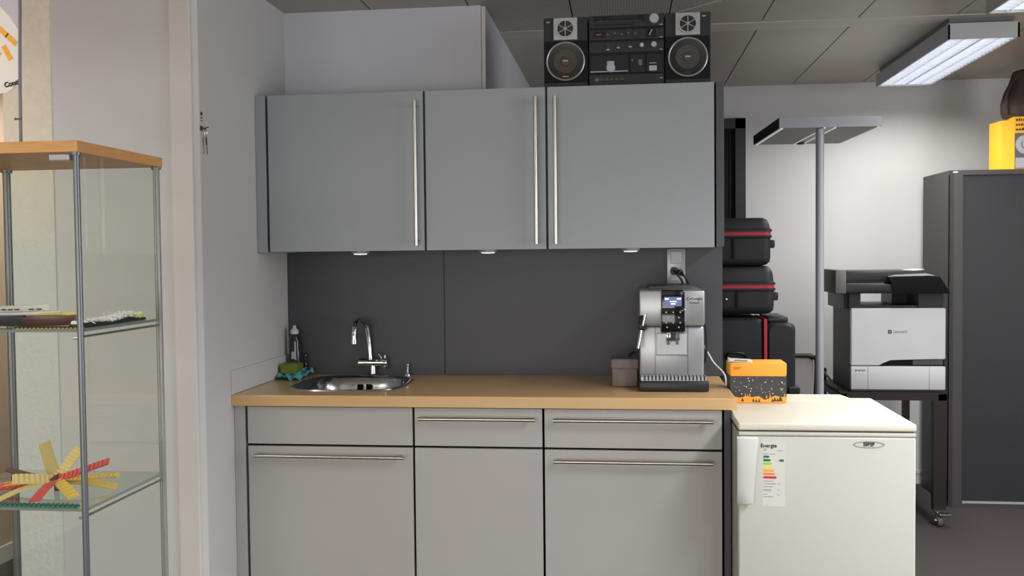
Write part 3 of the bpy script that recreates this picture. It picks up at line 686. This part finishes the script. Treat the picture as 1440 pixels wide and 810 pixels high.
# floor lamp
t = thing('floor_lamp', 'tall grey uplighter floor lamp with flat rectangular head', 'floor lamp', (2.264, .70, 0))
g = G(); g.cyl((2.264, .715, .02), (2.264, .715, 1.941), .0185, seg=28); part('pole', g, 'lampgrey', t, True)
g = G(); g.box(2.13, 2.40, .66, 1.10, .001, .02, bev=.004); part('base', g, 'lampgrey', t)
P = lambda x, y: (x, y)
hx = [(2.078, .68), (2.533, .70), (2.505, 1.36), (2.052, 1.34)]
g = G(); g.prism(hx, 1.9455, 1.992, 'z')
part('lamp_head', g, ['lampgrey'], t)
g = G(); g.prism([(2.0775, .682), (2.0515, 1.338), (2.0495, 1.338), (2.0755, .682)], 1.944, 1.991, 'z'); part('end_cap', g, 'blkm', t, label='dark end cap')
def lerp(a, b, u): return (a[0] + (b[0] - a[0]) * u, a[1] + (b[1] - a[1]) * u)
def headquad(u0, u1, v0, v1):
    f = lambda u, v: lerp(lerp(hx[0], hx[1], u), lerp(hx[3], hx[2], u), v)
    return [f(u0, v0), f(u1, v0), f(u1, v1), f(u0, v1)]
for u0, u1 in ((.04, .44), (.56, .96)):
    g = G(); g.prism(headquad(u0, u1, .02, .98), 1.943, 1.946, 'z'); part('perforated_screen', g, 'lampunder', t)
g = G()
for u0, u1 in ((.018, .04), (.44, .458), (.545, .56), (.96, .98)): g.prism(headquad(u0, u1, .01, .99), 1.9415, 1.946, 'z')
part('edge_strips', g, 'strips', t, label='thin white edge strips')  # plain white edging with glow in its material, the lamp is off
g = G(); c = headquad(.52, .56, .9, .95); g.lathe([(0, 0), (.02, 0), (.018, -.01), (0, -.012)], (c[0][0] - .01, c[0][1], 1.945), 20); part('sensor', g, 'blk', t, True)

# printer stand with casters
t = thing('printer_stand', 'dark steel frame stand on casters under the printer', 'stand', (2.72, 1.35, 0))
ZT = .665
g = G(); 
g.box(2.44, 2.962, 1.14, 1.18, ZT - .03, ZT); g.box(2.44, 2.962, 1.60, 1.64, ZT - .03, ZT); g.box(2.44, 2.48, 1.14, 1.64, ZT - .03, ZT); g.box(2.922, 2.962, 1.14, 1.64, ZT - .03, ZT); g.box(2.45, 2.95, 1.15, 1.63, ZT, ZT + .01)
part('top_frame', g, 'stand', t)
for (x, y) in ((2.46, 1.16), (2.932, 1.16), (2.46, 1.62), (2.90, 1.62)):
    g = G(); w = .02 if y < 1.3 and x > 2.8 else .016
    g.box(x - w * 1.6 if w == .02 else x - w, x + w * 1.4 if w == .02 else x + w, y - .02, y + .02, .085, ZT - .03 if y < 1.5 or x > 2.6 else .74); lg = part('leg', g, 'stand', t)
    # caster
    g = G(); g.box(x - .028, x + .028, y - .03, y + .03, .078, .086); g.box(x - .016, x - .012, y - .022, y + .024, .03, .08); g.box(x + .012, x + .016, y - .022, y + .024, .03, .08); g.box(x - .01, x + .045, y - .05, y - .02, .062, .072, bev=.003); g.cyl((x - .02, y, .03), (x + .02, y, .03), .006, seg=12)
    cs = part('caster', g, 'chrome', lg, label='chrome swivel caster')
    g = G(); g.cyl((x - .011, y, .03), (x + .011, y, .03), .0295, seg=28); part('wheel', g, 'grey', lg, True)
g = G(); g.cyl((2.45, 1.62, .74), (2.45, 1.2, .68), .006, seg=8); part('side_brace', g, 'blk', t)

# printer
PZ = ZT + .0105
t = thing('office_printer', 'large white multifunction printer with black scanner on top', 'printer', (2.73, 1.37, PZ))
px0, px1, pyf, pyb = 2.503, 2.957, 1.15, 1.58
g = G(); g.box(px0 + .002, px1 - .002, pyf + .02, pyb, PZ, 1.093, bev=.004); part('core', g, 'printerside', t)
g = G(); g.prism([(px0, .808), (px0 + .135, .808), (px0 + .19, .84), (px1, .84), (px1, 1.095), (px0, 1.095)], pyf, pyf + .03)
bmesh.ops.bevel(g.bm, geom=g.bm.edges[:], offset=.004, segments=2, affect='EDGES')
fr = part('front_cover', g, 'printer', t, label='light grey front cover with notch')
g = G(); g.box(px0 + .14, px1 - .002, pyf + .012, pyf + .03, .807, .842); part('notch', g, 'blkg', t)
g = G(); g.box(px0 + .3, px1 - .01, pyf + .008, pyf + .02, .812, .838); g.box(px1 - .07, px1 - .064, pyf + .004, pyf + .01, .818, .83); part('notch_insert', g, 'dgrey', t)
g = G(); g.box(px0, px1, pyf - .002, pyf + .03, PZ + .012, .804, bev=.004); tr = part('paper_tray', g, 'printer', t, True)
g = G(); g.box(px0 + .080, px0 + .082, pyf - .0026, pyf, PZ + .014, .802); g.box(px1 - .078, px1 - .076, pyf - .0026, pyf, PZ + .014, .802); part('tray_seams', g, 'grey', tr)
g = G(); g.box(px0 + .018, px0 + .070, pyf - .003, pyf - .001, .768, .792); st = part('sticker', g, 'white', tr)
g = G()
for k in range(6): g.box(px0 + .02 + k * .0085, px0 + .026 + k * .0085, pyf - .0034, pyf - .0028, .776 + .004 * (k % 2), .789)
part('sticker_print', g, 'grey', st)
text('logo_text', 'Lexmark', .019, (px0 + .238, pyf - .0003, .978), 'dgrey', fr)
g = G(); g.box(px0 + .178, px0 + .196, pyf - .001, pyf, .969, .987, bev=.0); part('logo_square', g, 'markd', fr)
g = G(); g.box(px0 + .184, px0 + .190, pyf - .0014, pyf, .975, .981, rot=Matrix.Rotation(.78, 3, 'Y')); part('logo_mark', g, 'green2', fr)
g = G(); g.box(px0 - .075, px0 + .004, pyf + .03, pyb - .04, .80, 1.0) if False else None
g = G(); g.box(px0 - .025, px0 + .005, pyf + .05, pyb, 1.09, 1.17); g.box(px0 - .005, px0 + .05, pyf + .02, pyb - .1, 1.085, 1.172); part('scanner_left_column', g, 'blk', t)
g = G(); g.box(px0 + .255, px0 + .33, pyf + .22, pyb, 1.09, 1.172); g.box(px0 + .33, px1 - .005, pyf + .02, pyb, 1.09, 1.172); part('scanner_right_column', g, ['blk'], t)
g = G(); g.box(px0 + .0, px1 - .005, pyf + .03, pyb, 1.089, 1.108); part('output_bin', g, 'blk', t)
g = G(); g.box(px0 - .075, px1 - .02, pyf - .01, pyb - .02, 1.17, 1.218, bev=.005); g.box(px0 - .03, px1 - .09, pyf + .02, pyb - .02, 1.218, 1.282, bev=.008); part('scanner_unit', g, 'blk', t, True, label='black flatbed scanner and feeder')
g = G(); g.box(px0 - .079, px0 - .026, pyf - .012, pyb - .03, 1.170, 1.289, bev=.005); part('scanner_end', g, 'printerside', t, True)
g = G(); g.box(px0 - .02, px0 + .16, pyf + .0, pyf + .03, 1.215, 1.222, bev=.001); part('scanner_lip', g, 'dgrey', t)
g = G(); g.rings([[(px0 + .21, pyf - .03, 1.17), (px1 + .015, pyf - .03, 1.168), (px1 + .015, pyf + .25, 1.168), (px0 + .21, pyf + .25, 1.17)], [(px0 + .175, pyf - .02, 1.252), (px1 - .035, pyf - .02, 1.252), (px1 - .035, pyf + .24, 1.26), (px0 + .175, pyf + .24, 1.26)]]); part('feeder_tray', g, 'blkg', t, label='slanted black input tray')
g = G(); g.prism([(px0 + .18, 1.254), (px0 + .22, 1.262), (px0 + .36, 1.268), (px1 - .05, 1.258)], pyf, pyf + .2); part('tray_plate', g, 'silver', t)
g = G(); g.box(px0 + .22, px0 + .36, pyf + .03, pyf + .25, 1.275, 1.279, rot=Matrix.Rotation(math.radians(-9), 3, 'Y')); part('paper_guide', g, 'lgrey', t)

# tall tambour cabinet
t = thing('tambour_cabinet', 'tall anthracite tambour door cabinet at the right edge', 'cabinet', (3.55, 1.77, 0))
lx0, lx1, ly0, ly1, lz = 3.098, 4.05, 1.535, 1.99, 1.807
g = G(); g.box(lx0, lx0 + .02, ly0, ly1, 0, lz); g.box(lx1 - .02, lx1, ly0, ly1, 0, lz); g.box(lx0, lx1, ly0 + .002, ly1, lz - .025, lz); g.box(lx0, lx1, ly0 + .001, ly1, 0, .03); g.box(lx0, lx1, ly1 - .01, ly1, 0, lz)
g.box(lx0, lx0 + .068, ly0, ly0 + .02, 0, lz, bev=.001); g.box(lx1 - .068, lx1, ly0, ly0 + .02, 0, lz, bev=.001)
part('body', g, 'locker', t)
g = G(); g.box(lx0 + .068, lx1 - .068, ly0 + .012, ly0 + .02, .03, lz - .025)
for k in range(40):
    x = lx0 + .069 + k * .0204; g.box(x, x + .0202, ly0 + .0110, ly0 + .014, .03, lz - .025)
part('tambour_door', g, 'tambour', t)
g = G(); g.box(lx0 + .072, lx1 - .072, ly0 + .0, ly0 + .013, .022, .032); part('bottom_rail', g, 'lgrey', t)
g = G(); g.box(lx0 + .015, lx0 + .04, ly0 - .001, ly0, lz - .014, lz - .006); part('sticker', g, 'marks', t)
# amber box on cabinet
t = thing('product_box', 'tall amber yellow product box with round white parts pictured, on the dark cabinet', 'box', (3.5, 1.65, lz))
g = G(); g.box(3.428, 3.64, 1.555, 1.74, lz + .001, 2.085, mi=0); g.prism([(3.428, 1.555), (3.428, 1.74), (3.355, 1.70), (3.368, 1.57)], lz + .001, 2.066, 'z')
part('carton', g, 'amber', t)
g = G(); g.box(3.431, 3.638, 1.5535, 1.5548, 2.002, 2.083); tp = part('title_panel', g, 'amber', t)
g = G(); r4 = random.Random(9)
for z in (2.068, 2.042, 2.018):
    x = 3.436
    while x < 3.62:
        w = r4.uniform(.006, .014); g.box(x, x + w, 1.5528, 1.5536, z - .006, z + r4.uniform(.003, .008)); x += w + .004
part('title_print', g, 'markd', tp)
g = G(); g.box(3.431, 3.638, 1.5535, 1.5548, lz + .005, 1.998); pp = part('picture_panel', g, 'printerside', t)
g = G(); g.lathe([(.05, 0), (.05, .002), (.022, .002), (.022, 0)], (3.485, 1.5533, 1.938), 32, 'y'); g.lathe([(0, 0), (.02, 0), (.02, .0018), (0, .0018)], (3.487, 1.5533, 1.94), 24, 'y')
g.box(3.434, 3.56, 1.5515, 1.5533, 1.815, 1.868); part('pictured_parts', g, 'lgrey', pp, True)
# dark brown bag
g = G()
prof = [(0, .075, .06, 0), (.03, .088, .07, 0), (.08, .092, .07, .004), (.14, .082, .062, .012), (.18, .07, .055, .02), (.22, .066, .05, .03), (.25, .062, .04, .036), (.262, .03, .02, .04)]
rs = []
for h, a, b, dx in prof:
    rs.append([(3.487 + dx + (a + .006 * math.sin(3 * k)) * math.cos(2 * math.pi * k / 28), 1.645 + (b + .004 * math.sin(5 * k + h * 40)) * math.sin(2 * math.pi * k / 28), 2.0865 + h) for k in range(28)])
g.rings(rs)
t = thing('leather_bag', 'dark brown leather bag standing on the amber product box', 'bag', (3.487, 1.645, 2.0865))
part('bag_body', g, 'leather', t, True)
g = G(); g.tube([(3.41, 1.60, 2.11), (3.40, 1.59, 2.2), (3.43, 1.60, 2.27), (3.47, 1.62, 2.31)], .009, 8, 5); part('strap', g, 'leather', t, True)

# ceiling luminaires
def luminaire(y0, y1, label):
    x0, x1, z0 = 2.748, 3.037, 2.279
    t = thing('ceiling_light', label, 'ceiling light', ((x0 + x1) / 2, (y0 + y1) / 2, CZ), 'louvred ceiling lights')
    g = G()
    g.box(x0, x0 + .008, y0, y1, z0, z0 + .062); g.box(x1 - .008, x1, y0, y1, z0, z0 + .062); g.box(x0, x1, y0, y0 + .008, z0, z0 + .062); g.box(x0, x1, y1 - .008, y1, z0, z0 + .062)
    g.box(x0, x1, y0, y1, z0 + .062, z0 + .066); part('housing', g, 'lgrey', t)
    g = G(); g.box(x0 + .012, x1 - .012, y0 + .03, y1 - .03, z0 + .066, CZ - .0005); part('mounting_plate', g, 'grey', t)
    g = G(); g.box(x0 + .01, x1 - .01, y0 + .01, y1 - .01, z0 + .034, z0 + .036); part('diffuser', g, 'tube', t, label='bright white diffuser')
    g = G(); n = int((y1 - y0) / .045)
    for k in range(1, n): y = y0 + (y1 - y0) * k / n; g.box(x0 + .008, x1 - .008, y - .0015, y + .0015, z0 + .002, z0 + .032)
    for u in (.25, .5, .75): x = x0 + (x1 - x0) * u; w = .006 if u == .5 else .0015; g.box(x - w, x + w, y0 + .008, y1 - .008, z0 + .001, z0 + .033)
    part('louvre', g, 'louvre', t)
luminaire(.487, 1.655, 'long louvred ceiling light nearest the far wall')
luminaire(-1.11, .058, 'louvred ceiling light cut off by the top right corner')

# ================================================================== DISPLAY CABINET
cx0, cx1, cy0, cy1, ch = -.185, .237, -1.906, -1.535, 1.63
t = thing('display_cabinet', 'tall glass display cabinet with oak top at the left edge', 'display cabinet', ((cx0 + cx1) / 2, (cy0 + cy1) / 2, 0))
g = G(); g.box(cx0, cx1, cy0, cy1, ch - .024, ch, bev=.001); part('top_board', g, 'oakf', t, label='oak veneered top board')
g = G(); g.box(cx0, cx1, cy0, cy1, 0.02, .08, bev=.001); g.box(cx0 + .01, cx1 - .01, cy0 + .01, cy1 - .01, 0, .02); part('base_board', g, 'oakf', t)
for (x, y) in ((cx0 + .010, cy0 + .010), (cx1 - .009, cy0 + .010), (cx0 + .014, cy1 - .012), (cx1 - .012, cy1 - .010)):
    g = G(); r = .0068 if y < -1.8 else (.0095 if x < 0 else .0078); g.cyl((x, y, .08), (x, y, ch - .024), r, seg=16); g.cyl((x, y, ch - .03), (x, y, ch - .024), r * 1.5, seg=16); part('post', g, 'post', t, True)
g = G(); g.box(cx0 + .02, cx1 - .012, cy0 + .004, cy0 + .0085, .083, ch - .028); gd = part('glass_door', g, 'glass', t)
g = G(); g.box(cx1 - .062, cx1 - .018, cy0 - .004, cy0 + .012, ch - .042, ch - .029, bev=.002); part('hinge', g, 'silver', gd)
g = G(); g.box(cx1 - .006, cx1 - .0015, cy0 + .018, cy1 - .02, .083, ch - .026); part('side_glass', g, 'glass', t)
g = G(); g.box(cx0 + .0015, cx0 + .006, cy0 + .018, cy1 - .02, .083, ch - .026); part('side_glass', g, 'glass', t)
g = G(); g.box(cx0 + .02, cx1 - .02, cy1 - .008, cy1 - .0035, .083, ch - .026); part('back_glass', g, 'glass', t)
g = G(); g.box(cx1 - .011, cx1 - .007, cy1 - .026, cy1 - .022, .083, ch - .026); g.box(cx1 - .0065, cx1 - .0005, cy1 - .024, cy1 - .017, .083, ch - .026); part('glass_edge_profile', g, 'silver', t)
SZ = (1.232, .848)
for z in SZ:
    g = G(); g.box(cx0 + .012, cx1 - .010, cy0 + .012, cy1 - .010, z - .006, z); sh = part('shelf', g, 'gshelf', t, label='glass shelf')
    g = G(); g.box(cx0 + .012, cx1 - .010, cy0 + .0105, cy0 + .012, z - .006, z); g.box(cx1 - .010, cx1 - .0085, cy0 + .014, cy1 - .012, z - .006, z); part('polished_edge', g, 'edge', sh)
    g = G(); g.cyl((cx1 - .009, cy0 + .012, z - .016), (cx1 - .009, cy1 - .012, z - .016), .0028, seg=10); g.sph((cx1 - .009, cy0 + .012, z - .016), .005); g.cyl((cx1 - .022, cy0 + .008, z - .018), (cx1 - .008, cy0 + .008, z - .018), .003, seg=8)
    g.cyl((cx0 + .009, cy0 + .012, z - .016), (cx0 + .009, cy1 - .012, z - .016), .0028, seg=10); part('shelf_rail', g, 'steel', sh, True)

# ship
SH = SZ[0]
t = thing('model_ship', 'white model ship with dark hull on the upper glass shelf', 'model ship', (.02, -1.83, SH))
SY = -1.858
def hull(z0, z1, w, xa, xb, bow, n=28, stern=.8, rake=.0):
    rs = []; xb = xb - .036; xa = xa if xa < -.1 else xa - .036
    for i in range(n + 1):
        u = i / n; x = xa + (xb - xa) * u
        f = 1 - max(0, (u - bow) / (1 - bow)) ** 2.2 if u > bow else 1
        f = max(f, .03) * (stern + (1 - stern) * min(1, u / .1)); hw = w * f; sheer = .004 * max(0, (u - .5) / .5) ** 2; k = rake * u ** 6
        rs.append([(x - k, SY + .03 - hw * .75, z0), (x, SY + .03 - hw, z0 + (z1 - z0) * .6), (x, SY + .03 - hw, z1 + sheer), (x, SY + .03 + hw, z1 + sheer), (x, SY + .03 + hw, z0 + (z1 - z0) * .6), (x - k, SY + .03 + hw * .75, z0)])
    g = G(); g.rings(rs); return g
part('hull', hull(SH + .004, SH + .024, .034, -.165, .112, 1.3), 'navy', t, True)
part('bow', hull(SH + .004, SH + .024, .034, .112, .216, .02, stern=1, rake=.02), 'bowbrown', t, True, label='red brown bow')
part('deck', hull(SH + .024, SH + .033, .0335, -.16, .178, .66), 'white', t, True)
part('foredeck', hull(SH + .0265, SH + .0305, .0265, .13, .211, .02, stern=1), 'brightyel', t, True, label='yellow foredeck')
part('superstructure', hull(SH + .033, SH + .0465, .026, -.15, .152, .6, stern=.6), 'white', t, True)
g = G()
for k in range(17):
    x = -.14 + k * .0145
    if x > .10: break
    u = (x + .15) / .266; hw = .026 * (1 - max(0, (u - .6) / .4) ** 2.2)
    if k % 5 != 4: g.box(x, x + .010, SY + .0295 - hw, SY + .032 - hw, SH + .0385, SH + .0415)
part('windows', g, 'markd', t)

def toothed(p0, p1, w, th, nteeth, up=(0, 0, 1), curve=0., mi=None):
    """a flat belt strip with teeth across its upper face"""
    p0, p1 = Vector(p0), Vector(p1); d = p1 - p0; L = d.length; d.normalize(); up = Vector(up)
    up = (up - d * up.dot(d)).normalized(); s = d.cross(up)
    g = G(); n = max(6, nteeth * 2); rs = []
    for i in range(n + 1):
        u = i / n; c = p0 + d * L * u + up * curve * math.sin(math.pi * u)
        rs.append([c - s * w / 2, c + s * w / 2, c + s * w / 2 + up * th, c - s * w / 2 + up * th])
    g.rings(rs)
    for k in range(nteeth):
        u0 = (k + .2) / nteeth; u1 = (k + .65) / nteeth
        c0 = p0 + d * L * u0 + up * (th + curve * math.sin(math.pi * u0)); c1 = p0 + d * L * u1 + up * (th + curve * math.sin(math.pi * u1))
        h = up * th * .9
        g.rings([[c0 - s * w / 2, c0 + s * w / 2, c0 + s * w / 2 + h, c0 - s * w / 2 + h], [c1 - s * w / 2, c1 + s * w / 2, c1 + s * w / 2 + h, c1 - s * w / 2 + h]])
    return g
t = thing('toothed_belt_strip', 'yellow strip with black teeth lying in front of the model ship', 'belt strip', (.15, -1.885, SH))
g = G(); g.box(.07, .222, -1.888, -1.872, SH + .0005, SH + .003); part('backing', g, 'brightyel', t)
g = G()
for k in range(16): g.prism([(.072 + k * .0094, SH + .001), (.0775 + k * .0094, SH + .001), (.076 + k * .0094, SH + .0058), (.0735 + k * .0094, SH + .0058)], -1.8892, -1.872)
part('teeth', g, 'teeth', t)
t = thing('fibre_belt_sample', 'black belt sample covered with white fibres at the right of the upper shelf', 'belt sample', (.2, -1.75, SH))
g = G()
rs = []
for i in range(21):
    u = i / 20; y = -1.868 + u * .285; x = .202 + .006 * math.sin(u * 5)
    z = SH + .0006; h = .008 + .003 * math.sin(u * 11)
    rs.append([(x - .018, y, z), (x + .014, y, z), (x + .013, y, z + h), (x - .017, y, z + h)])
g.rings(rs); part('belt', g, 'teeth', t)
g = G(); r3 = random.Random(11)
for k in range(230):
    u = r3.random() ** .85; y = -1.872 + u * .25; x = .2 + r3.gauss(0, .009); amp = .004 + .010 * abs(math.sin(u * 6.2)) * u + .005 * u
    z = SH + .009 + r3.random() * amp
    d = Vector((r3.gauss(0, 1), r3.gauss(0, 1), r3.gauss(.2, .6))).normalized() * r3.uniform(.005, .013)
    c = Vector((x, y, z)); 
    g.cyl(c - d * .5, c + d * .5, .0016, .0008, 5)
for k in range(26):
    u = r3.random(); g.sph((.2 + r3.gauss(0, .008), -1.87 + u * .25, SH + .010 + r3.random() * .008 * (.4 + u)), .0055, (1.2, 1.1, .7), 8)
o = part('white_fibres', g, 'fluff', t, True, label='white fluffy fibres'); o['kind'] = 'stuff'
g = G(); g.box(.192, .216, -1.64, -1.60, SH + .008, SH + .016, bev=.002); part('yellow_end', g, 'brightyel', t, label='yellow end piece')

# fan of belt strips
FZ = SZ[1]; c0 = Vector((.070, -1.75, .873))
t = thing('belt_strip_fan', 'fan of red, yellow and brown toothed rubber strips on the lower shelf', 'belt sample', (.072, -1.75, FZ))
fan = [((.012, -1.70, .948), .027, 'olive', 0, (.3, -1, .3), .004, 'plain tan strip pointing up left'),
       ((.095, -1.69, .936), .022, 'paleyellow', 9, (.35, -1, .5), .0, 'ridged pale strip pointing up right'),
       ((.207, -1.76, .920), .017, 'redrub', 12, (-.2, -.8, .8), .0, 'red ridged strip pointing right'),
       ((.232, -1.765, .890), .012, 'yellow', 14, (0, -.7, 1), .0, 'yellow toothed strip pointing right'),
       ((.212, -1.74, .857), .020, 'yellow', 0, (0, -.5, 1), .004, 'flat yellow strip lying to the right'),
       ((.165, -1.835, .856), .024, 'yellow', 7, (0, -.4, 1), .003, 'ridged yellow strip at the front right'),
       ((.092, -1.865, .853), .024, 'redrub', 0, (0, -.5, 1), .004, 'plain red strip pointing to the front'),
       ((.005, -1.865, .853), .018, 'paleyellow', 0, (0, -.3, 1), .006, 'pale strip at the front left'),
       ((-.085, -1.80, .862), .015, 'redrub', 12, (0, -.8, .7), -.006, 'long red strip pointing left'),
       ((.010, -1.82, .889), .024, 'paleyellow', 8, (0, -.9, .5), .004, 'ridged pale strip pointing left'),
       ((-.070, -1.72, .888), .014, 'brownrub', 0, (0, -.6, 1), -.004, 'dark brown strip pointing left'),
       ((-.10, -1.79, .856), .018, 'or4', 0, (0, -.3, 1), .004, 'orange strip at the far left')]
for e, w, mm, nt_, up, cv, lb in fan:
    e = Vector(e); s = c0 + (e - c0).normalized() * .006
    part('belt_strip', toothed(s, e, w, .0026, nt_, up, cv), mm, t, label=lb)
g = G(); g.cyl((.072, -1.764, .873), (.072, -1.742, .878), .009, seg=16); g.cyl((.072, -1.75, FZ + .0005), (.072, -1.75, .875), .006, seg=12); part('centre_bolt', g, 'brownrub', t, True)
g = toothed((-.17, -1.886, FZ + .0005), (.205, -1.886, FZ + .0005), .02, .003, 34, curve=0)
solo('toothed_belt_strip', g, 'greenrub', 'green toothed belt strip along the front edge of the lower shelf', 'belt strip', (.02, -1.886, FZ))

# feather flag on top of the cabinet
t = thing('feather_flag', 'small white feather flag with orange strokes on the display cabinet top', 'flag', (.034, -1.786, ch))
g = G(); g.box(-.03, .10, -1.84, -1.73, ch + .0005, ch + .006, bev=.001); part('base_plate', g, 'post', t)
g = G(); g.tube([(.0305, -1.786, ch + .005), (.033, -1.786, 1.80), (.0375, -1.786, 1.96), (.038, -1.786, 2.10), (.025, -1.786, 2.20), (-.01, -1.786, 2.26), (-.06, -1.786, 2.28)], .0036, 10, 6); g.cyl((.024, -1.79, 1.696), (.037, -1.79, 1.696), .002, seg=8); g.sph((.022, -1.79, 1.696), .003); part('pole', g, 'post', t, True)
g = G()
out = [(.0305, 1.79), (.0315, 1.84), (.0335, 1.90), (.0345, 1.96), (.034, 2.10), (.022, 2.195), (-.012, 2.252), (-.06, 2.272), (-.10, 2.2), (-.12, 2.0), (-.11, 1.83), (-.075, 1.765), (-.03, 1.752), (.0, 1.7555), (.016, 1.765), (.026, 1.777)]
g.prism(out, -1.7868, -1.7852); cl = part('flag_cloth', g, 'flag', t)
g = G()
def stroke(x0, z0, x1, z1, w):
    d = Vector((x1 - x0, z1 - z0)).normalized(); n_ = Vector((-d.y, d.x)) * w / 2
    g.prism([(x0 + n_.x, z0 + n_.y), (x1 + n_.x, z1 + n_.y), (x1 - n_.x, z1 - n_.y), (x0 - n_.x, z0 - n_.y)], -1.7874, -1.7866)
for (a, b, c_, d_) in ((-.035, 1.918, .006, 1.882), (.004, 1.884, .028, 1.862), (-.004, 1.860, .014, 1.828), (-.05, 1.87, -.012, 1.838), (-.07, 1.90, -.04, 1.86), (-.06, 1.95, -.02, 1.93)): stroke(a, b, c_, d_, .012)
part('orange_strokes', g, 'flago', cl)
g = G(); g.prism([(-.119, 1.955), (-.06, 1.962), (-.01, 1.948), (.012, 1.925), (.0335, 1.893), (.0343, 1.96), (.0338, 2.10), (.021, 2.19), (-.012, 2.249), (-.06, 2.268), (-.10, 2.198)], -1.7872, -1.7866)
part('upper_print', g, 'flaglilac', cl)
text('flag_text', 'Conti', .0155, (.0135, -1.7878, 1.775), 'markd', cl, rot=(90, 11, 0), bold=.0007)

# keys on the side wall
t = thing('key_hook', 'small wall hook with hanging keys on the side wall corner', 'keys', (0, -.79, 1.78))
g = G(); g.cyl((0, -.795, 1.805), (.016, -.795, 1.803), .0025, seg=8); g.cyl((.010, -.81, 1.800), (.014, -.77, 1.812), .0022, seg=8); g.box(0, .003, -.802, -.788, 1.797, 1.813); part('hook', g, 'dgrey', t)
g = G(); rs = []
for k in range(24):
    a = 2 * math.pi * k / 24; c = Vector((.013, -.788 + .009 * math.cos(a), 1.790 + .013 * math.sin(a)))
    rr_ = Vector((0, math.cos(a), math.sin(a))); rs.append([c + rr_ * .001, c + Vector((.001, 0, 0)), c - rr_ * .001, c - Vector((.001, 0, 0))])
g.rings(rs, closed=True); part('ring', g, 'steel', t, True)
g = G(); g.box(.011, .013, -.789, -.778, 1.752, 1.778, bev=.0005, rot=Matrix.Rotation(.1, 3, 'X')); g.box(.0115, .0125, -.782, -.777, 1.722, 1.757, rot=Matrix.Rotation(.1, 3, 'X')); part('key', g, 'dgrey', t)
t = thing('wall_sticker', 'tiny sticker with black symbols above the key hook', 'sticker', (0, -.8, 1.85))
g = G(); g.box(0.0002, .0009, -.803, -.778, 1.824, 1.862); part('sticker_sheet', g, 'wallL', t)
g = G(); g.box(.0005, .0013, -.800, -.784, 1.848, 1.859); g.box(.0005, .0013, -.799, -.783, 1.838, 1.842); g.box(.0005, .0013, -.799, -.785, 1.829, 1.832); part('symbols', g, 'markd', t)

# ================================================================== LIGHTS
def area(name, loc, rot, sx, sy, power, col=(1, 1, 1), spread=180):
    l = bpy.data.lights.new(name, 'AREA'); l.shape = 'RECTANGLE'; l.size = sx; l.size_y = sy; l.energy = power; l.color = col; l.spread = math.radians(spread)
    o = bpy.data.objects.new(name, l); COL.objects.link(o); o.location = loc; o.rotation_euler = [math.radians(a) for a in rot]; return o
area('window_daylight', (.2, -5.8, 1.15), (90, 0, -4), 3.8, 1.5, 92, (1.0, .965, .915))
area('ceiling_row_light', (2.89, -2.3, 2.27), (0, 0, 0), .28, 1.2, 50, (.97, .98, 1.0), 150)
area('ceiling_row_light', (2.89, -4.0, 2.27), (0, 0, 0), .28, 1.2, 50, (.97, .98, 1.0), 150)
area('corridor_fill', (-1.05, -2.6, 2.27), (0, 0, 0), .6, 2.0, 24, (1, .96, .9), 170)  # added fill for the brown corridor wall, no fixture seen
area('corridor_fill', (-1.0, .1, 2.2), (0, 0, 0), .4, 1.2, 15, (1, .96, .9), 170)  # second added fill, placed to brighten the brown wall
area('ceiling_light_lamp', (2.892, 1.071, 2.276), (0, 0, 0), .26, 1.12, 27, (1.0, .965, .905), 165)
area('ceiling_light_lamp', (2.892, -.526, 2.276), (0, 0, 0), .26, 1.12, 28, (1.0, .965, .905), 150)
area('side_fill', (5.1, -2.2, 1.5), (90, 0, 90), 2.6, 1.4, 72, (.98, .98, 1.0))  # added light for right-facing sides, no window is built there
area('right_wall_fill', (4.5, .2, 2.25), (0, 0, 0), .28, 1.2, 10, (1, .97, .92), 150)  # extra fill added for the right wall area, no fixture seen
W = bpy.data.worlds.new('World'); S.world = W; W.use_nodes = True
W.node_tree.nodes['Background'].inputs[0].default_value = (.8, .85, .95, 1); W.node_tree.nodes['Background'].inputs[1].default_value = .3

# ================================================================== CAMERA
cam = bpy.data.cameras.new('Camera'); co = bpy.data.objects.new('Camera', cam); COL.objects.link(co)
cam.sensor_width = 36; cam.sensor_fit = 'HORIZONTAL'; cam.lens = 36 * 1339.67 / 1440
yaw, pitch, roll = .1173, .0344, -.0103
fwd = Vector((-math.sin(yaw) * math.cos(pitch), math.cos(yaw) * math.cos(pitch), -math.sin(pitch)))
right = Vector((math.cos(yaw), math.sin(yaw), 0)); up = right.cross(fwd)
r_ = right * math.cos(roll) + up * math.sin(roll); u_ = -right * math.sin(roll) + up * math.cos(roll)
m3 = Matrix((r_, u_, -fwd)).transposed()
co.matrix_world = Matrix.Translation((1.3726, -3.7899, 1.3798)) @ m3.to_4x4()
cam.clip_start = .05
S.camera = co
S.view_settings.view_transform = 'Standard'
S.view_settings.look = 'None'
S.view_settings.exposure = 0.0
